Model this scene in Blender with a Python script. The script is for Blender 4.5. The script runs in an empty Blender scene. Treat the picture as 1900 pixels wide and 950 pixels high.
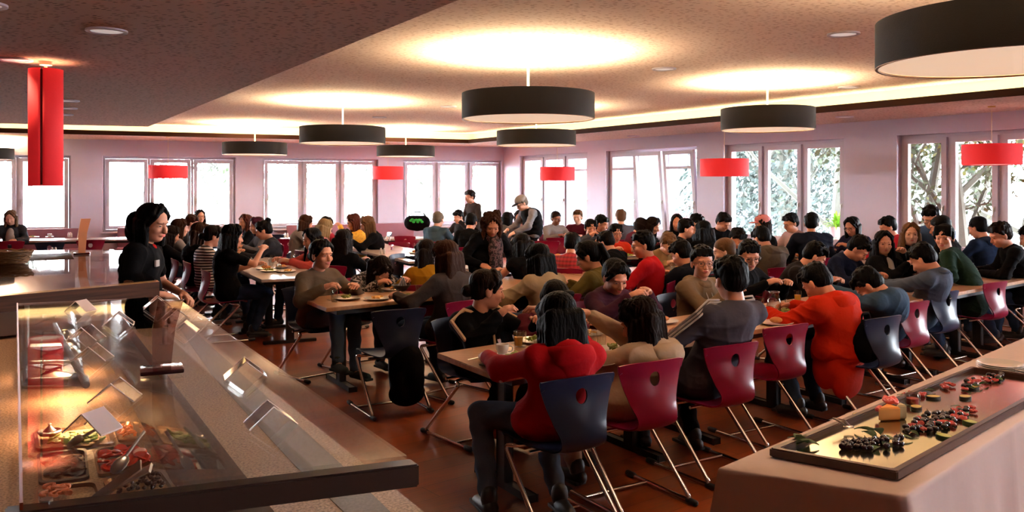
import bpy, bmesh, math, random
from mathutils import Vector, Matrix, Euler, Quaternion
C = bpy.context.scene.collection
SC = bpy.context.scene
random.seed(7)
R = math.radians
V = Vector

# ---------------- camera, world, exposure ----------------
FPX = 1560.0      # focal length in pixels of the 1900 px wide frame
EYE = 1.75        # camera height
HY = 346.0        # horizon row
cam_d = bpy.data.cameras.new('camera'); cam = bpy.data.objects.new('camera', cam_d); C.objects.link(cam)
cam.location = (0, 0, EYE); cam.rotation_euler = (R(90), 0, 0)
cam_d.sensor_width = 36; cam_d.lens = FPX / 1900 * 36; cam_d.shift_y = (HY - 475) / 1900
cam_d.clip_end = 300; cam_d.clip_start = 0.05
SC.camera = cam
SC.view_settings.view_transform = 'Standard'; SC.view_settings.look = 'None'
SC.view_settings.exposure = 0.9; SC.view_settings.gamma = 1.0; SC.view_settings.use_curve_mapping = False
SKY = 52.0          # daylight strength
LAMP_W = 64        # each drum lamp, W
COVE = 17.0         # cove strip emission
try:
    SC.cycles.use_denoising = True; SC.cycles.max_bounces = 7; SC.cycles.transparent_max_bounces = 12
    SC.cycles.sample_clamp_indirect = 6.0
    SC.cycles.caustics_reflective = False; SC.cycles.caustics_refractive = False
except Exception: pass

def new_world():
    w = bpy.data.worlds.new('overcast_sky'); SC.world = w; w.use_nodes = True
    nt = w.node_tree; nt.nodes.clear()
    o = nt.nodes.new('ShaderNodeOutputWorld'); b = nt.nodes.new('ShaderNodeBackground')
    tc = nt.nodes.new('ShaderNodeTexCoord'); sp = nt.nodes.new('ShaderNodeSeparateXYZ'); cr = nt.nodes.new('ShaderNodeValToRGB')
    nt.links.new(tc.outputs['Generated'], sp.inputs[0]); nt.links.new(sp.outputs['Z'], cr.inputs[0])
    cr.color_ramp.elements[0].position = 0.0; cr.color_ramp.elements[0].color = (0.86, 0.89, 0.95, 1)
    cr.color_ramp.elements[1].position = 0.7; cr.color_ramp.elements[1].color = (0.72, 0.82, 1, 1)
    nt.links.new(cr.outputs[0], b.inputs[0]); b.inputs[1].default_value = SKY
    nt.links.new(b.outputs[0], o.inputs[0])
new_world()

# a point seen at pixel (x, y) that stands at height z
def at(x, y, z):
    s = (HY - y) / (z - EYE)
    return V(((x - 950) / s, FPX / s, z))
def sp(x, s, z=0.0):
    return V(((x - 950) / s, FPX / s, z))

# ---------------- materials ----------------
MATS = {}
def mat(name, col, rough=0.6, metal=0.0, spec=0.5, var=0.06, vscale=8.0, bump=0.0, bscale=60.0, emit=None, estr=0.0, coat=0.0, trans=0.0, sheen=0.0, stretch=None):
    if name in MATS: return MATS[name]
    m = bpy.data.materials.new(name); m.use_nodes = True; nt = m.node_tree; N = nt.nodes; L = nt.links
    b = N['Principled BSDF']
    b.inputs['Roughness'].default_value = rough; b.inputs['Metallic'].default_value = metal
    b.inputs['Specular IOR Level'].default_value = spec
    if coat: b.inputs['Coat Weight'].default_value = coat; b.inputs['Coat Roughness'].default_value = 0.08
    if trans: b.inputs['Transmission Weight'].default_value = trans
    if sheen: b.inputs['Sheen Weight'].default_value = sheen
    tc = N.new('ShaderNodeTexCoord'); mp = N.new('ShaderNodeMapping'); L.new(tc.outputs['Object'], mp.inputs[0])
    if stretch: mp.inputs['Scale'].default_value = stretch
    n = N.new('ShaderNodeTexNoise'); n.inputs['Scale'].default_value = vscale; n.inputs['Detail'].default_value = 4; L.new(mp.outputs[0], n.inputs['Vector'])
    mx = N.new('ShaderNodeMix'); mx.data_type = 'RGBA'
    c = V(tuple(col)[:3])
    mx.inputs[6].default_value = (*(c * (1 - var)), 1); mx.inputs[7].default_value = (*[min(1, q) for q in (c * (1 + var))], 1)
    L.new(n.outputs[0], mx.inputs[0]); L.new(mx.outputs[2], b.inputs['Base Color'])
    if bump:
        n2 = N.new('ShaderNodeTexNoise'); n2.inputs['Scale'].default_value = bscale; n2.inputs['Detail'].default_value = 3; L.new(mp.outputs[0], n2.inputs['Vector'])
        bp = N.new('ShaderNodeBump'); bp.inputs['Strength'].default_value = bump; bp.inputs['Distance'].default_value = 0.01
        L.new(n2.outputs[0], bp.inputs['Height']); L.new(bp.outputs[0], b.inputs['Normal'])
    if emit is not None:
        b.inputs['Emission Color'].default_value = (*emit, 1); b.inputs['Emission Strength'].default_value = estr
    MATS[name] = m
    return m
def srgb(r, g, b):
    f = lambda c: ((c / 255 + 0.055) / 1.055) ** 2.4 if c > 10 else c / 255 / 12.92
    return (f(r), f(g), f(b))
def cloth(r, g, b, bump=0.9):
    return mat('cloth_%d_%d_%d' % (r, g, b), [q * 0.55 for q in srgb(r, g, b)], 0.9, spec=0.06, var=0.12, vscale=5, bump=bump, bscale=11)

def glass_mat(name, tint=(1, 1, 1), refl=1.0, base=0.04):
    if name in MATS: return MATS[name]
    m = bpy.data.materials.new(name); m.use_nodes = True; nt = m.node_tree; N = nt.nodes; L = nt.links; N.clear()
    o = N.new('ShaderNodeOutputMaterial'); t = N.new('ShaderNodeBsdfTransparent'); t.inputs[0].default_value = (*tint, 1)
    g = N.new('ShaderNodeBsdfGlossy'); g.inputs['Roughness'].default_value = 0.02
    lw = N.new('ShaderNodeLayerWeight'); lw.inputs[0].default_value = 0.5
    fr = N.new('ShaderNodeMath'); fr.operation = 'POWER'; fr.inputs[1].default_value = 5.0; L.new(lw.outputs['Facing'], fr.inputs[0])
    nz = N.new('ShaderNodeTexNoise'); nz.inputs['Scale'].default_value = 1.5
    rr = N.new('ShaderNodeMapRange'); rr.inputs['To Min'].default_value = 0.015; rr.inputs['To Max'].default_value = 0.03; L.new(nz.outputs[0], rr.inputs[0]); L.new(rr.outputs[0], g.inputs['Roughness'])
    ma = N.new('ShaderNodeMath'); ma.operation = 'MULTIPLY_ADD'; ma.inputs[1].default_value = refl; ma.inputs[2].default_value = base; L.new(fr.outputs[0], ma.inputs[0])
    mx = N.new('ShaderNodeMixShader'); L.new(ma.outputs[0], mx.inputs[0]); L.new(t.outputs[0], mx.inputs[1]); L.new(g.outputs[0], mx.inputs[2]); L.new(mx.outputs[0], o.inputs[0])
    MATS[name] = m; return m

def ramp_mat(name, tex, stops, rough=0.7, scale=1.0, mapscale=(1, 1, 1), rot=(0, 0, 0), bump=0.0, spec=0.4, coat=0.0, **kw):
    """texture driven colour; tex = 'noise' | 'voronoi' | 'wave' | 'brick'"""
    if name in MATS: return MATS[name]
    m = bpy.data.materials.new(name); m.use_nodes = True; nt = m.node_tree; N = nt.nodes; L = nt.links
    b = N['Principled BSDF']; b.inputs['Roughness'].default_value = rough; b.inputs['Specular IOR Level'].default_value = spec
    if coat: b.inputs['Coat Weight'].default_value = coat; b.inputs['Coat Roughness'].default_value = 0.12
    tc = N.new('ShaderNodeTexCoord'); mp = N.new('ShaderNodeMapping'); L.new(tc.outputs['Object'], mp.inputs[0])
    mp.inputs['Scale'].default_value = mapscale; mp.inputs['Rotation'].default_value = rot
    if tex == 'noise':
        t = N.new('ShaderNodeTexNoise'); t.inputs['Scale'].default_value = scale; t.inputs['Detail'].default_value = kw.get('detail', 5); out = t.outputs[0]
    elif tex == 'voronoi':
        t = N.new('ShaderNodeTexVoronoi'); t.inputs['Scale'].default_value = scale; out = t.outputs['Distance']
    elif tex == 'wave':
        t = N.new('ShaderNodeTexWave'); t.bands_direction = kw.get('dir', 'X'); t.inputs['Scale'].default_value = scale; t.inputs['Distortion'].default_value = kw.get('dist', 0.0); out = t.outputs[0]
    L.new(mp.outputs[0], t.inputs['Vector'])
    cr = N.new('ShaderNodeValToRGB'); L.new(out, cr.inputs[0])
    cr.color_ramp.interpolation = kw.get('interp', 'LINEAR')
    while len(cr.color_ramp.elements) < len(stops): cr.color_ramp.elements.new(0.5)
    for e, (p, c) in zip(cr.color_ramp.elements, stops): e.position = p; e.color = (*c, 1)
    L.new(cr.outputs[0], b.inputs['Base Color'])
    if bump:
        bp = N.new('ShaderNodeBump'); bp.inputs['Strength'].default_value = bump; bp.inputs['Distance'].default_value = 0.01; L.new(out, bp.inputs['Height']); L.new(bp.outputs[0], b.inputs['Normal'])
    MATS[name] = m; return m

def emis(name, col, strength):
    if name in MATS: return MATS[name]
    m = mat(name, (0.8, 0.8, 0.8), 0.6, emit=col, estr=strength); return m

# ---------------- mesh helpers ----------------
def xf(bm, verts, M):
    for v in verts: v.co = M @ v.co
def add_box(bm, c, s, rz=0.0, rot=None, bevel=0.0):
    """box centred at c with full size s"""
    r = bmesh.ops.create_cube(bm, size=1.0)
    vs = r['verts']
    M = Matrix.Translation(V(c)) @ ((rot.to_matrix().to_4x4() if rot is not None else Matrix.Rotation(rz, 4, 'Z')) @ Matrix.Diagonal((s[0], s[1], s[2], 1)))
    for v in vs: v.co = M @ v.co
    if bevel:
        es = set(e for v in vs for e in v.link_edges)
        bmesh.ops.bevel(bm, geom=list(es), offset=bevel, segments=2, affect='EDGES', profile=0.6)
def add_prism(bm, pts, z0, z1):
    """vertical prism on a polygon of (x, y)"""
    a = [bm.verts.new((p[0], p[1], z0)) for p in pts]; b = [bm.verts.new((p[0], p[1], z1)) for p in pts]
    n = len(pts)
    try:
        bm.faces.new(a[::-1]); bm.faces.new(b)
        for i in range(n): bm.faces.new((a[i], a[(i + 1) % n], b[(i + 1) % n], b[i]))
    except ValueError: pass
def add_lathe(bm, prof, seg=24, c=(0, 0, 0), M=None):
    rings = []
    for r, z in prof:
        rings.append([bm.verts.new((r * math.cos(2 * math.pi * i / seg), r * math.sin(2 * math.pi * i / seg), z)) for i in range(seg)] if r > 1e-6 else [bm.verts.new((0, 0, z))])
    for a, b in zip(rings, rings[1:]):
        for i in range(seg):
            j = (i + 1) % seg
            if len(a) == 1 and len(b) == 1: continue
            if len(a) == 1: bm.faces.new((a[0], b[j], b[i]))
            elif len(b) == 1: bm.faces.new((a[i], a[j], b[0]))
            else: bm.faces.new((a[i], a[j], b[j], b[i]))
    T = Matrix.Translation(V(c)) @ (M if M is not None else Matrix.Identity(4))
    for ring in rings:
        for v in ring: v.co = T @ v.co
def add_tube(bm, pts, r, seg=8, closed=False, radii=None):
    pts = [V(p) for p in pts]; n = len(pts); rings = []
    up = V((0.0123, 0.031, 1))
    prev = None
    for i, p in enumerate(pts):
        if closed: t = (pts[(i + 1) % n] - pts[i - 1])
        else: t = (pts[min(i + 1, n - 1)] - pts[max(i - 1, 0)])
        if t.length < 1e-9: t = V((0, 0, 1))
        t.normalize()
        if prev is None: a = t.orthogonal().normalized()
        else: a = (prev - t * prev.dot(t)); a = a.normalized() if a.length > 1e-6 else t.orthogonal().normalized()
        prev = a; b = t.cross(a)
        rr = radii[i] if radii else r
        rings.append([bm.verts.new(p + (a * math.cos(2 * math.pi * k / seg) + b * math.sin(2 * math.pi * k / seg)) * rr) for k in range(seg)])
    m = n if closed else n - 1
    for i in range(m):
        A = rings[i]; B = rings[(i + 1) % n]
        for k in range(seg): bm.faces.new((A[k], A[(k + 1) % seg], B[(k + 1) % seg], B[k]))
    if not closed:
        bm.faces.new(rings[0][::-1]); bm.faces.new(rings[-1])
def rounded(pts, rad, n=5):
    """polyline with rounded corners"""
    pts = [V(p) for p in pts]; out = [pts[0]]
    for i in range(1, len(pts) - 1):
        a, b, c = pts[i - 1], pts[i], pts[i + 1]
        d1 = (a - b); d2 = (c - b); r = min(rad, d1.length * 0.49, d2.length * 0.49)
        p1 = b + d1.normalized() * r; p2 = b + d2.normalized() * r
        for k in range(n + 1):
            t = k / n; out.append(p1 * (1 - t) ** 2 + b * 2 * t * (1 - t) + p2 * t * t)
    out.append(pts[-1]); return out
def add_ell(bm, c, r, M=None, u=12, v=8):
    res = bmesh.ops.create_uvsphere(bm, u_segments=u, v_segments=v, radius=1.0)
    T = Matrix.Translation(V(c)) @ (M if M is not None else Matrix.Identity(4)) @ Matrix.Diagonal((r[0], r[1], r[2], 1))
    for q in res['verts']: q.co = T @ q.co
def add_cap(bm, p0, r0, p1, r1, seg=10):
    """closed tapered capsule"""
    p0 = V(p0); p1 = V(p1); d = p1 - p0; L = d.length
    if L < 1e-6: add_ell(bm, p0, (r0, r0, r0)); return
    q = V((0, 0, 1)).rotation_difference(d.normalized()).to_matrix().to_4x4()
    prof = [(0, -r0), (r0 * 0.5, -r0 * 0.866), (r0 * 0.866, -r0 * 0.5), (r0, 0), (r1, L), (r1 * 0.866, L + r1 * 0.5), (r1 * 0.5, L + r1 * 0.866), (0, L + r1)]
    add_lathe(bm, prof, seg, p0, q)

def finish(bm, name, smooth=True, ang=40):
    bmesh.ops.recalc_face_normals(bm, faces=bm.faces)
    me = bpy.data.meshes.new(name); bm.to_mesh(me); bm.free()
    if smooth:
        for p in me.polygons: p.use_smooth = True
        try: me.set_sharp_from_angle(angle=R(ang))
        except Exception: pass
    return me
def obj(name, me, m=None, parent=None, loc=None, rz=None, smooth=True, ang=40):
    if isinstance(me, bmesh.types.BMesh): me = finish(me, name, smooth, ang)
    o = bpy.data.objects.new(name, me); C.objects.link(o)
    if m is not None:
        if len(me.materials) == 0: me.materials.append(m)
        if me.materials[0] != m:
            o.material_slots[0].link = 'OBJECT'; o.material_slots[0].material = m
    if parent is not None: o.parent = parent
    if loc is not None: o.location = loc
    if rz is not None: o.rotation_euler = (0, 0, rz)
    return o
def tag(o, label, cat, group=None, kind=None):
    o['label'] = label; o['category'] = cat
    if group: o['group'] = group
    if kind: o['kind'] = kind
    return o
def thing(name, label, cat, loc=(0, 0, 0), rz=0.0, group=None):
    o = bpy.data.objects.new(name, None); C.objects.link(o); o.location = loc; o.rotation_euler = (0, 0, rz); o.empty_display_size = 0.1
    return tag(o, label, cat, group)
def struct(name, bm, m, smooth=False):
    o = obj(name, bm, m, smooth=smooth); o['kind'] = 'structure'; return o
def dup(root, loc, rz, label=None, group=None, mats=None):
    r = root.copy(); C.objects.link(r); r.location = loc; r.rotation_euler = (0, 0, rz)
    if label: r['label'] = label
    if group: r['group'] = group
    for ch in list(root.children):
        c = ch.copy(); C.objects.link(c); c.parent = r
        if mats and ch.name.split('.')[0] in mats and len(c.material_slots):
            c.material_slots[0].link = 'OBJECT'; c.material_slots[0].material = mats[ch.name.split('.')[0]]
        for g in ch.children:
            d = g.copy(); C.objects.link(d); d.parent = c
    if mats and '' in mats and len(r.material_slots): r.material_slots[0].link = 'OBJECT'; r.material_slots[0].material = mats['']
    return r

M_CHROME = mat('chrome', (0.75, 0.73, 0.72), 0.16, 1.0, var=0.03)
M_STEEL = mat('brushed_steel', (0.62, 0.6, 0.58), 0.28, 1.0, var=0.08, vscale=14, bump=0.05)
M_RUBBER = mat('black_rubber', (0.012, 0.012, 0.013), 0.6)
M_WHITE = mat('white_ceramic', (0.8, 0.78, 0.76), 0.18, coat=0.5, var=0.02)
M_PAINT = mat('window_white', srgb(206, 202, 216), 0.45, spec=.3, var=0.02)
# ---------------- the room ----------------
H_S = EYE + 1.00   # soffit / dropped ceiling
H_C = EYE + 1.22   # raised ceiling
def wallpt(x, side):   # point on a window wall (top line) by image column
    e = 90.4 - 0.0186 * x if side == 'L' else 73.0 + 0.0715 * (x - 935)
    s = e / 1.00
    return V(((x - 950) / s, FPX / s, 0))
CORNER = wallpt(935, 'L')
WL = wallpt(-420, 'L'); WR_dir = (wallpt(1900, 'R') - CORNER).normalized()
WL_dir = (WL - CORNER).normalized()
WR = CORNER + WR_dir * 27.0

M_WALL = mat('plaster_mauve_white', srgb(218, 212, 230), 0.75, var=0.03, vscale=1.2, bump=0.04, bscale=90)
# acoustic board with short irregular slots
def acoustic(name, col, dark, scale=28.0, ang=0.6):
    m = bpy.data.materials.new(name); m.use_nodes = True; nt = m.node_tree; N = nt.nodes; L = nt.links
    b = N['Principled BSDF']; b.inputs['Roughness'].default_value = 0.85; b.inputs['Specular IOR Level'].default_value = 0.2
    tc = N.new('ShaderNodeTexCoord'); mp = N.new('ShaderNodeMapping'); L.new(tc.outputs['Object'], mp.inputs[0])
    mp.inputs['Rotation'].default_value = (0, 0, ang); mp.inputs['Scale'].default_value = (1.0, 2.6, 1)
    v = N.new('ShaderNodeTexVoronoi'); v.inputs['Scale'].default_value = scale; v.inputs['Randomness'].default_value = 0.9; L.new(mp.outputs[0], v.inputs['Vector'])
    cr = N.new('ShaderNodeValToRGB'); cr.color_ramp.elements[0].position = 0.22; cr.color_ramp.elements[0].color = (*dark, 1)
    cr.color_ramp.elements[1].position = 0.30; cr.color_ramp.elements[1].color = (*col, 1)
    L.new(v.outputs['Distance'], cr.inputs[0]); L.new(cr.outputs[0], b.inputs['Base Color'])
    MATS[name] = m; return m
M_CEIL = acoustic('acoustic_ceiling_board', srgb(246, 230, 222), srgb(188, 156, 146), 17.0)
M_DROP_SHADE = acoustic('acoustic_board_shaded', srgb(180, 142, 122), srgb(70, 42, 32), 17.0)  # same board as the ceiling, its shade put into a darker colour
M_SOFF = acoustic('acoustic_soffit_board', srgb(214, 200, 190), srgb(130, 108, 94), 17.0)
M_FASCIA = mat('dark_brown_fascia', srgb(52, 28, 20), 0.7, spec=.1)
M_COVE = mat('cove_paint', srgb(250, 244, 214), 0.7, var=0.01)

def floor_mat():
    m = bpy.data.materials.new('laminate_floor'); m.use_nodes = True; nt = m.node_tree; N = nt.nodes; L = nt.links
    b = N['Principled BSDF']; b.inputs['Roughness'].default_value = 0.3; b.inputs['Specular IOR Level'].default_value = 0.5
    tc = N.new('ShaderNodeTexCoord'); mp = N.new('ShaderNodeMapping'); mp.inputs['Rotation'].default_value = (0, 0, R(-38)); L.new(tc.outputs['Object'], mp.inputs[0])
    br = N.new('ShaderNodeTexBrick'); br.inputs['Scale'].default_value = 1.0; br.inputs['Brick Width'].default_value = 1.3; br.inputs['Row Height'].default_value = 0.19
    br.inputs['Mortar Size'].default_value = 0.0022; br.inputs['Color1'].default_value = (*srgb(164, 80, 38), 1); br.inputs['Color2'].default_value = (*srgb(134, 62, 30), 1); br.inputs['Mortar'].default_value = (*srgb(78, 34, 18), 1)
    L.new(mp.outputs[0], br.inputs['Vector'])
    mp2 = N.new('ShaderNodeMapping'); mp2.inputs['Scale'].default_value = (1.2, 14, 1); L.new(mp.outputs[0], mp2.inputs[0])
    n = N.new('ShaderNodeTexNoise'); n.inputs['Scale'].default_value = 3; n.inputs['Detail'].default_value = 8; n.inputs['Roughness'].default_value = 0.65; L.new(mp2.outputs[0], n.inputs['Vector'])
    mx = N.new('ShaderNodeMix'); mx.data_type = 'RGBA'; mx.blend_type = 'MULTIPLY'; mx.inputs[0].default_value = 0.75
    cr = N.new('ShaderNodeValToRGB'); cr.color_ramp.elements[0].position = 0.3; cr.color_ramp.elements[0].color = (0.45, 0.38, 0.34, 1); cr.color_ramp.elements[1].position = 0.7; cr.color_ramp.elements[1].color = (1, 1, 1, 1)
    L.new(n.outputs[0], cr.inputs[0]); L.new(br.outputs[0], mx.inputs[6]); L.new(cr.outputs[0], mx.inputs[7]); L.new(mx.outputs[2], b.inputs['Base Color'])
    rr = N.new('ShaderNodeMapRange'); rr.inputs['To Min'].default_value = 0.24; rr.inputs['To Max'].default_value = 0.42; L.new(n.outputs[0], rr.inputs[0]); L.new(rr.outputs[0], b.inputs['Roughness'])
    return m
bm = bmesh.new(); add_prism(bm, [(-20, -4), (16, -4), (16, 24), (-20, 24)], -0.1, 0.0); struct('floor', bm, floor_mat())
bm = bmesh.new(); add_prism(bm, [(-20, -4), (16, -4), (16, 24), (-20, 24)], H_C, H_C + 0.1); struct('ceiling', bm, M_CEIL)

# window walls, built as piers, sill bands and heads round the openings
WT = 0.34
def norm_in(d):   # unit normal of a wall pointing into the room
    n = V((-d.y, d.x, 0)); c = V((0, 6, 0)) - CORNER
    return n if n.dot(c) > 0 else -n
SILL = 0.77; HEAD_L = 2.40; HEAD_R = 2.505
def wall_with(name, P, D, L, spans, sill, head):
    n = norm_in(D); bm = bmesh.new()
    def seg(t0, t1, z0, z1):
        a = P + D * t0; b = P + D * t1; c = b - n * WT; d = a - n * WT
        add_prism(bm, [a, b, c, d], z0, z1)
    t = -WT * 1.3
    for (a, b) in spans:
        seg(t, a, 0, H_S + 0.02); seg(a, b, 0, sill); seg(a, b, head, H_S + 0.02); t = b
    seg(t, L, 0, H_S + 0.02)
    return struct(name, bm, M_WALL)
def tl(x, side):  # distance along the wall from the corner
    return (wallpt(x, side) - CORNER).length
spL = [(-180, 131), (190, 437), (487, 702), (748, 931)]
spR = [(964, 1090), (1124, 1293), (1342, 1566), (1664, 1960)]
sL = sorted([tuple(sorted((tl(a, 'L'), tl(b, 'L')))) for a, b in spL]); sR = sorted([tuple(sorted((tl(a, 'R'), tl(b, 'R')))) for a, b in spR])
LL = (WL - CORNER).length
wall_with('wall_back', CORNER, WL_dir, LL, sL, SILL, HEAD_L)
for _ in range(1): sR.append((sR[-1][1] + 1.1, sR[-1][1] + 3.9))
wall_with('wall_right', CORNER, WR_dir, 27.0, sR, SILL, HEAD_R)
bm = bmesh.new(); add_prism(bm, [(WL.x, WL.y), (WL.x - 0.2, WL.y), (WL.x - 0.2, -4), (WL.x, -4)], 0, H_C); struct('wall_left', bm, M_WALL)
bm = bmesh.new(); add_prism(bm, [(-20, -3.2), (16, -3.2), (16, -3.0), (-20, -3.0)], 0, H_C); struct('wall_front', bm, mat('rear_wall_paint', srgb(150, 110, 96), 0.8))

M_PANE = glass_mat('window_glass', (0.97, 0.985, 0.98), 0.6, 0.0)
WIN = 0
def window(P, D, t0, t1, sill, head, leaves, depth=0.16, trans=(), tilt=()):
    """a framed window with casements set back in the opening"""
    global WIN; WIN += 1
    n = norm_in(D); o = P + D * t0 - n * depth; W = t1 - t0
    root = bpy.data.objects.new('window_%d' % WIN, None); C.objects.link(root); root['kind'] = 'structure'
    root.matrix_world = Matrix(((D.x, n.x, 0, o.x), (D.y, n.y, 0, o.y), (0, 0, 1, 0), (0, 0, 0, 1)))
    f = 0.05; bm = bmesh.new(); h = head - sill
    add_box(bm, (W / 2, 0, sill + f / 2), (W, 0.08, f)); add_box(bm, (W / 2, 0, head - f / 2), (W, 0.08, f))
    add_box(bm, (f / 2, 0, sill + h / 2), (f, 0.08, h - 2 * f)); add_box(bm, (W - f / 2, 0, sill + h / 2), (f, 0.08, h - 2 * f))
    w = (W - 2 * f - (leaves - 1) * 0.05) / leaves
    for i in range(1, leaves): add_box(bm, (f + i * (w + 0.05) - 0.025, 0, sill + h / 2), (0.05, 0.08, h - 2 * f))
    obj('window_frame', bm, M_PAINT, root, smooth=False)
    bm = bmesh.new(); add_box(bm, (W / 2, 0.14, sill - 0.012), (W + 0.04, 0.36, 0.03), bevel=0.006); obj('window_sill', bm, M_PAINT, root)
    for i in range(leaves):
        x0 = f + i * (w + 0.05); z0 = sill + f + 0.004; z1 = head - f - 0.004
        bm = bmesh.new(); g = 0.075
        cx = x0 + w / 2; cz = (z0 + z1) / 2
        def bx(c, s): add_box(bm, (c[0] - cx, c[1], c[2] - z0), s)
        bx((cx, 0.0, z0 + g / 2), (w - 0.008, 0.07, g)); bx((cx, 0, z1 - g / 2), (w - 0.008, 0.07, g))
        bx((x0 + 0.004 + g / 2, 0, cz), (g, 0.07, z1 - z0 - 2 * g)); bx((x0 + w - 0.004 - g / 2, 0, cz), (g, 0.07, z1 - z0 - 2 * g))
        if i in trans: bx((cx, 0, z1 - 0.33), (w - 2 * g, 0.06, 0.05))
        c = obj('casement', bm, M_PAINT, root, smooth=False); c.location = (cx, 0.045, z0)
        bm = bmesh.new(); add_box(bm, (0, 0, (z1 - z0) / 2), (w - 2 * g + 0.01, 0.012, z1 - z0 - 2 * g + 0.01)); obj('pane', bm, M_PANE, c, smooth=False)
        hx = w / 2 - g / 2 - 0.01
        bm = bmesh.new(); add_box(bm, (hx, 0.045, 0.62), (0.025, 0.02, 0.07)); add_box(bm, (hx, 0.062, 0.57), (0.016, 0.014, 0.13), bevel=0.004); obj('handle', bm, M_STEEL, c)
        if i in tilt: c.rotation_euler = (R(-5), 0, 0)
    return root
for (a, b) in sL: window(CORNER, WL_dir, a, b, SILL, HEAD_L, 3)
for k, (a, b) in enumerate(sR):
    window(CORNER, WR_dir, a, b, SILL, HEAD_R, 3, trans=((2,), (0, 2))[k] if k < 2 else (), tilt=(1, 2) if k == 1 else ())

# cove: soffit along both window walls with a lit recess behind its lip
def covept(x):
    e = 101.0 - 0.023 * x if x <= 870 else 81.0 + 0.0874 * (x - 870)
    s = e / 1.00
    return V(((x - 950) / s, FPX / s, 0))
CL = covept(-420); CC = covept(870); CR = CC + (covept(1900) - CC).normalized() * 24
bm = bmesh.new(); add_prism(bm, [CL, CC, CORNER, WL], H_S, H_S + 0.05); struct('ceiling_soffit_back', bm, M_SOFF)
bm = bmesh.new(); add_prism(bm, [CC, CR, WR, CORNER], H_S, H_S + 0.05); struct('ceiling_soffit_right', bm, M_SOFF)
def band(A, B, Cc, off0, off1):  # offsets of the polyline A-B-C away from the room middle
    d1 = (B - A).normalized(); d2 = (Cc - B).normalized()
    n1 = V((-d1.y, d1.x, 0)); n2 = V((-d2.y, d2.x, 0))
    mid = V((-3, 6, 0))
    if n1.dot(mid - B) > 0: n1 = -n1
    if n2.dot(mid - B) > 0: n2 = -n2
    nb = (n1 + n2); nb = nb / nb.length; k = 1 / nb.dot(n1)
    P = lambda o: (A + n1 * o, B + nb * o * k, Cc + n2 * o)
    return P(off0), P(off1)
(a0, b0, c0), (a1, b1, c1) = band(CL, CC, CR, -0.03, 0.0)
bm = bmesh.new(); add_prism(bm, [a0, b0, b1, a1], H_S - 0.012, H_S + 0.075); add_prism(bm, [b0, c0, c1, b1], H_S - 0.012, H_S + 0.075)
struct('trim_1', bm, M_FASCIA)
(a0, b0, c0), (a1, b1, c1) = band(CL, CC, CR, 0.22, 0.25)
bm = bmesh.new(); add_prism(bm, [a0, b0, b1, a1], H_S + 0.05, H_C); add_prism(bm, [b0, c0, c1, b1], H_S + 0.05, H_C)
struct('trim_2', bm, M_COVE)
(a0, b0, c0), (a1, b1, c1) = band(CL, CC, CR, 0.035, 0.06)
bm = bmesh.new(); add_prism(bm, [a0, b0, b1, a1], H_S + 0.052, H_S + 0.062); add_prism(bm, [b0, c0, c1, b1], H_S + 0.052, H_S + 0.062)
o = obj('light_strip', bm, emis('led_strip', (1.0, 0.80, 0.42), COVE), smooth=False)
tag(o, 'warm light strip hidden in the ceiling cove above the windows', 'light strip')

# dropped ceiling over the buffet
E1 = sp(275, 111.0); E2 = sp(850, 346.0); dE = (E2 - E1).normalized(); E3 = E1 + dE * 19.5
F0 = sp(0, 117.0); dF = (F0 - E1).normalized(); F1 = E1 + dF * 9.5
bm = bmesh.new(); add_prism(bm, [E1, E3, V((-19, -3, 0)), F1], H_S, H_C - 0.001); struct('ceiling_dropped', bm, M_DROP_SHADE)
# panel joint
# ceiling downlights, flush rings
def downlight(p, label, d=0.24, z=None, grp=None):
    t = thing('downlight', label, 'downlight', (p.x, p.y, z), 0, grp)
    bm = bmesh.new(); add_lathe(bm, [(d / 2, 0), (d / 2, -0.012), (d / 2 - 0.012, -0.016), (d / 2 - 0.03, -0.01), (d / 2 - 0.03, 0.0)], 32); obj('ring', bm, M_PAINT, t)
    bm = bmesh.new(); add_lathe(bm, [(d / 2 - 0.03, -0.006), (0, -0.006)], 32); obj('diffuser', bm, emis('frosted_disc', (1.0, .88, .84), .22), t)
for (x, y, h, lab) in [(198, 56, 0, 'large flush round downlight in dark dropped ceiling'), (126, 186, 0, 'small round downlight right of red tube lamp, nearest of three'), (124, 200, 0, 'small round downlight right of red tube lamp, middle of three'), (118, 212, 0, 'small round downlight right of red tube lamp, farthest of three'),
                       (1565, 62, 1, 'round downlight in raised ceiling beside the large right drum lamp'), (1232, 127, 1, 'small downlight between the middle and right drum lamps'), (704, 217, 1, 'small downlight behind the left drum lamp in raised ceiling'), (1575, 161, 1, 'thin downlight close to the right cove edge'), (832, 197, 1, 'faint downlight left of the middle drum lamp'),
                       (1175, 252, 0, 'round downlight in window soffit above the tilted windows'), (1567, 216, 0, 'round downlight in window soffit right of the drum lamp'), (1008, 270, 0, 'downlight in the soffit by the room corner')]:
    z = H_C if h else H_S
    p = at(x, y, z); downlight(p, lab, 0.25, z)
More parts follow.
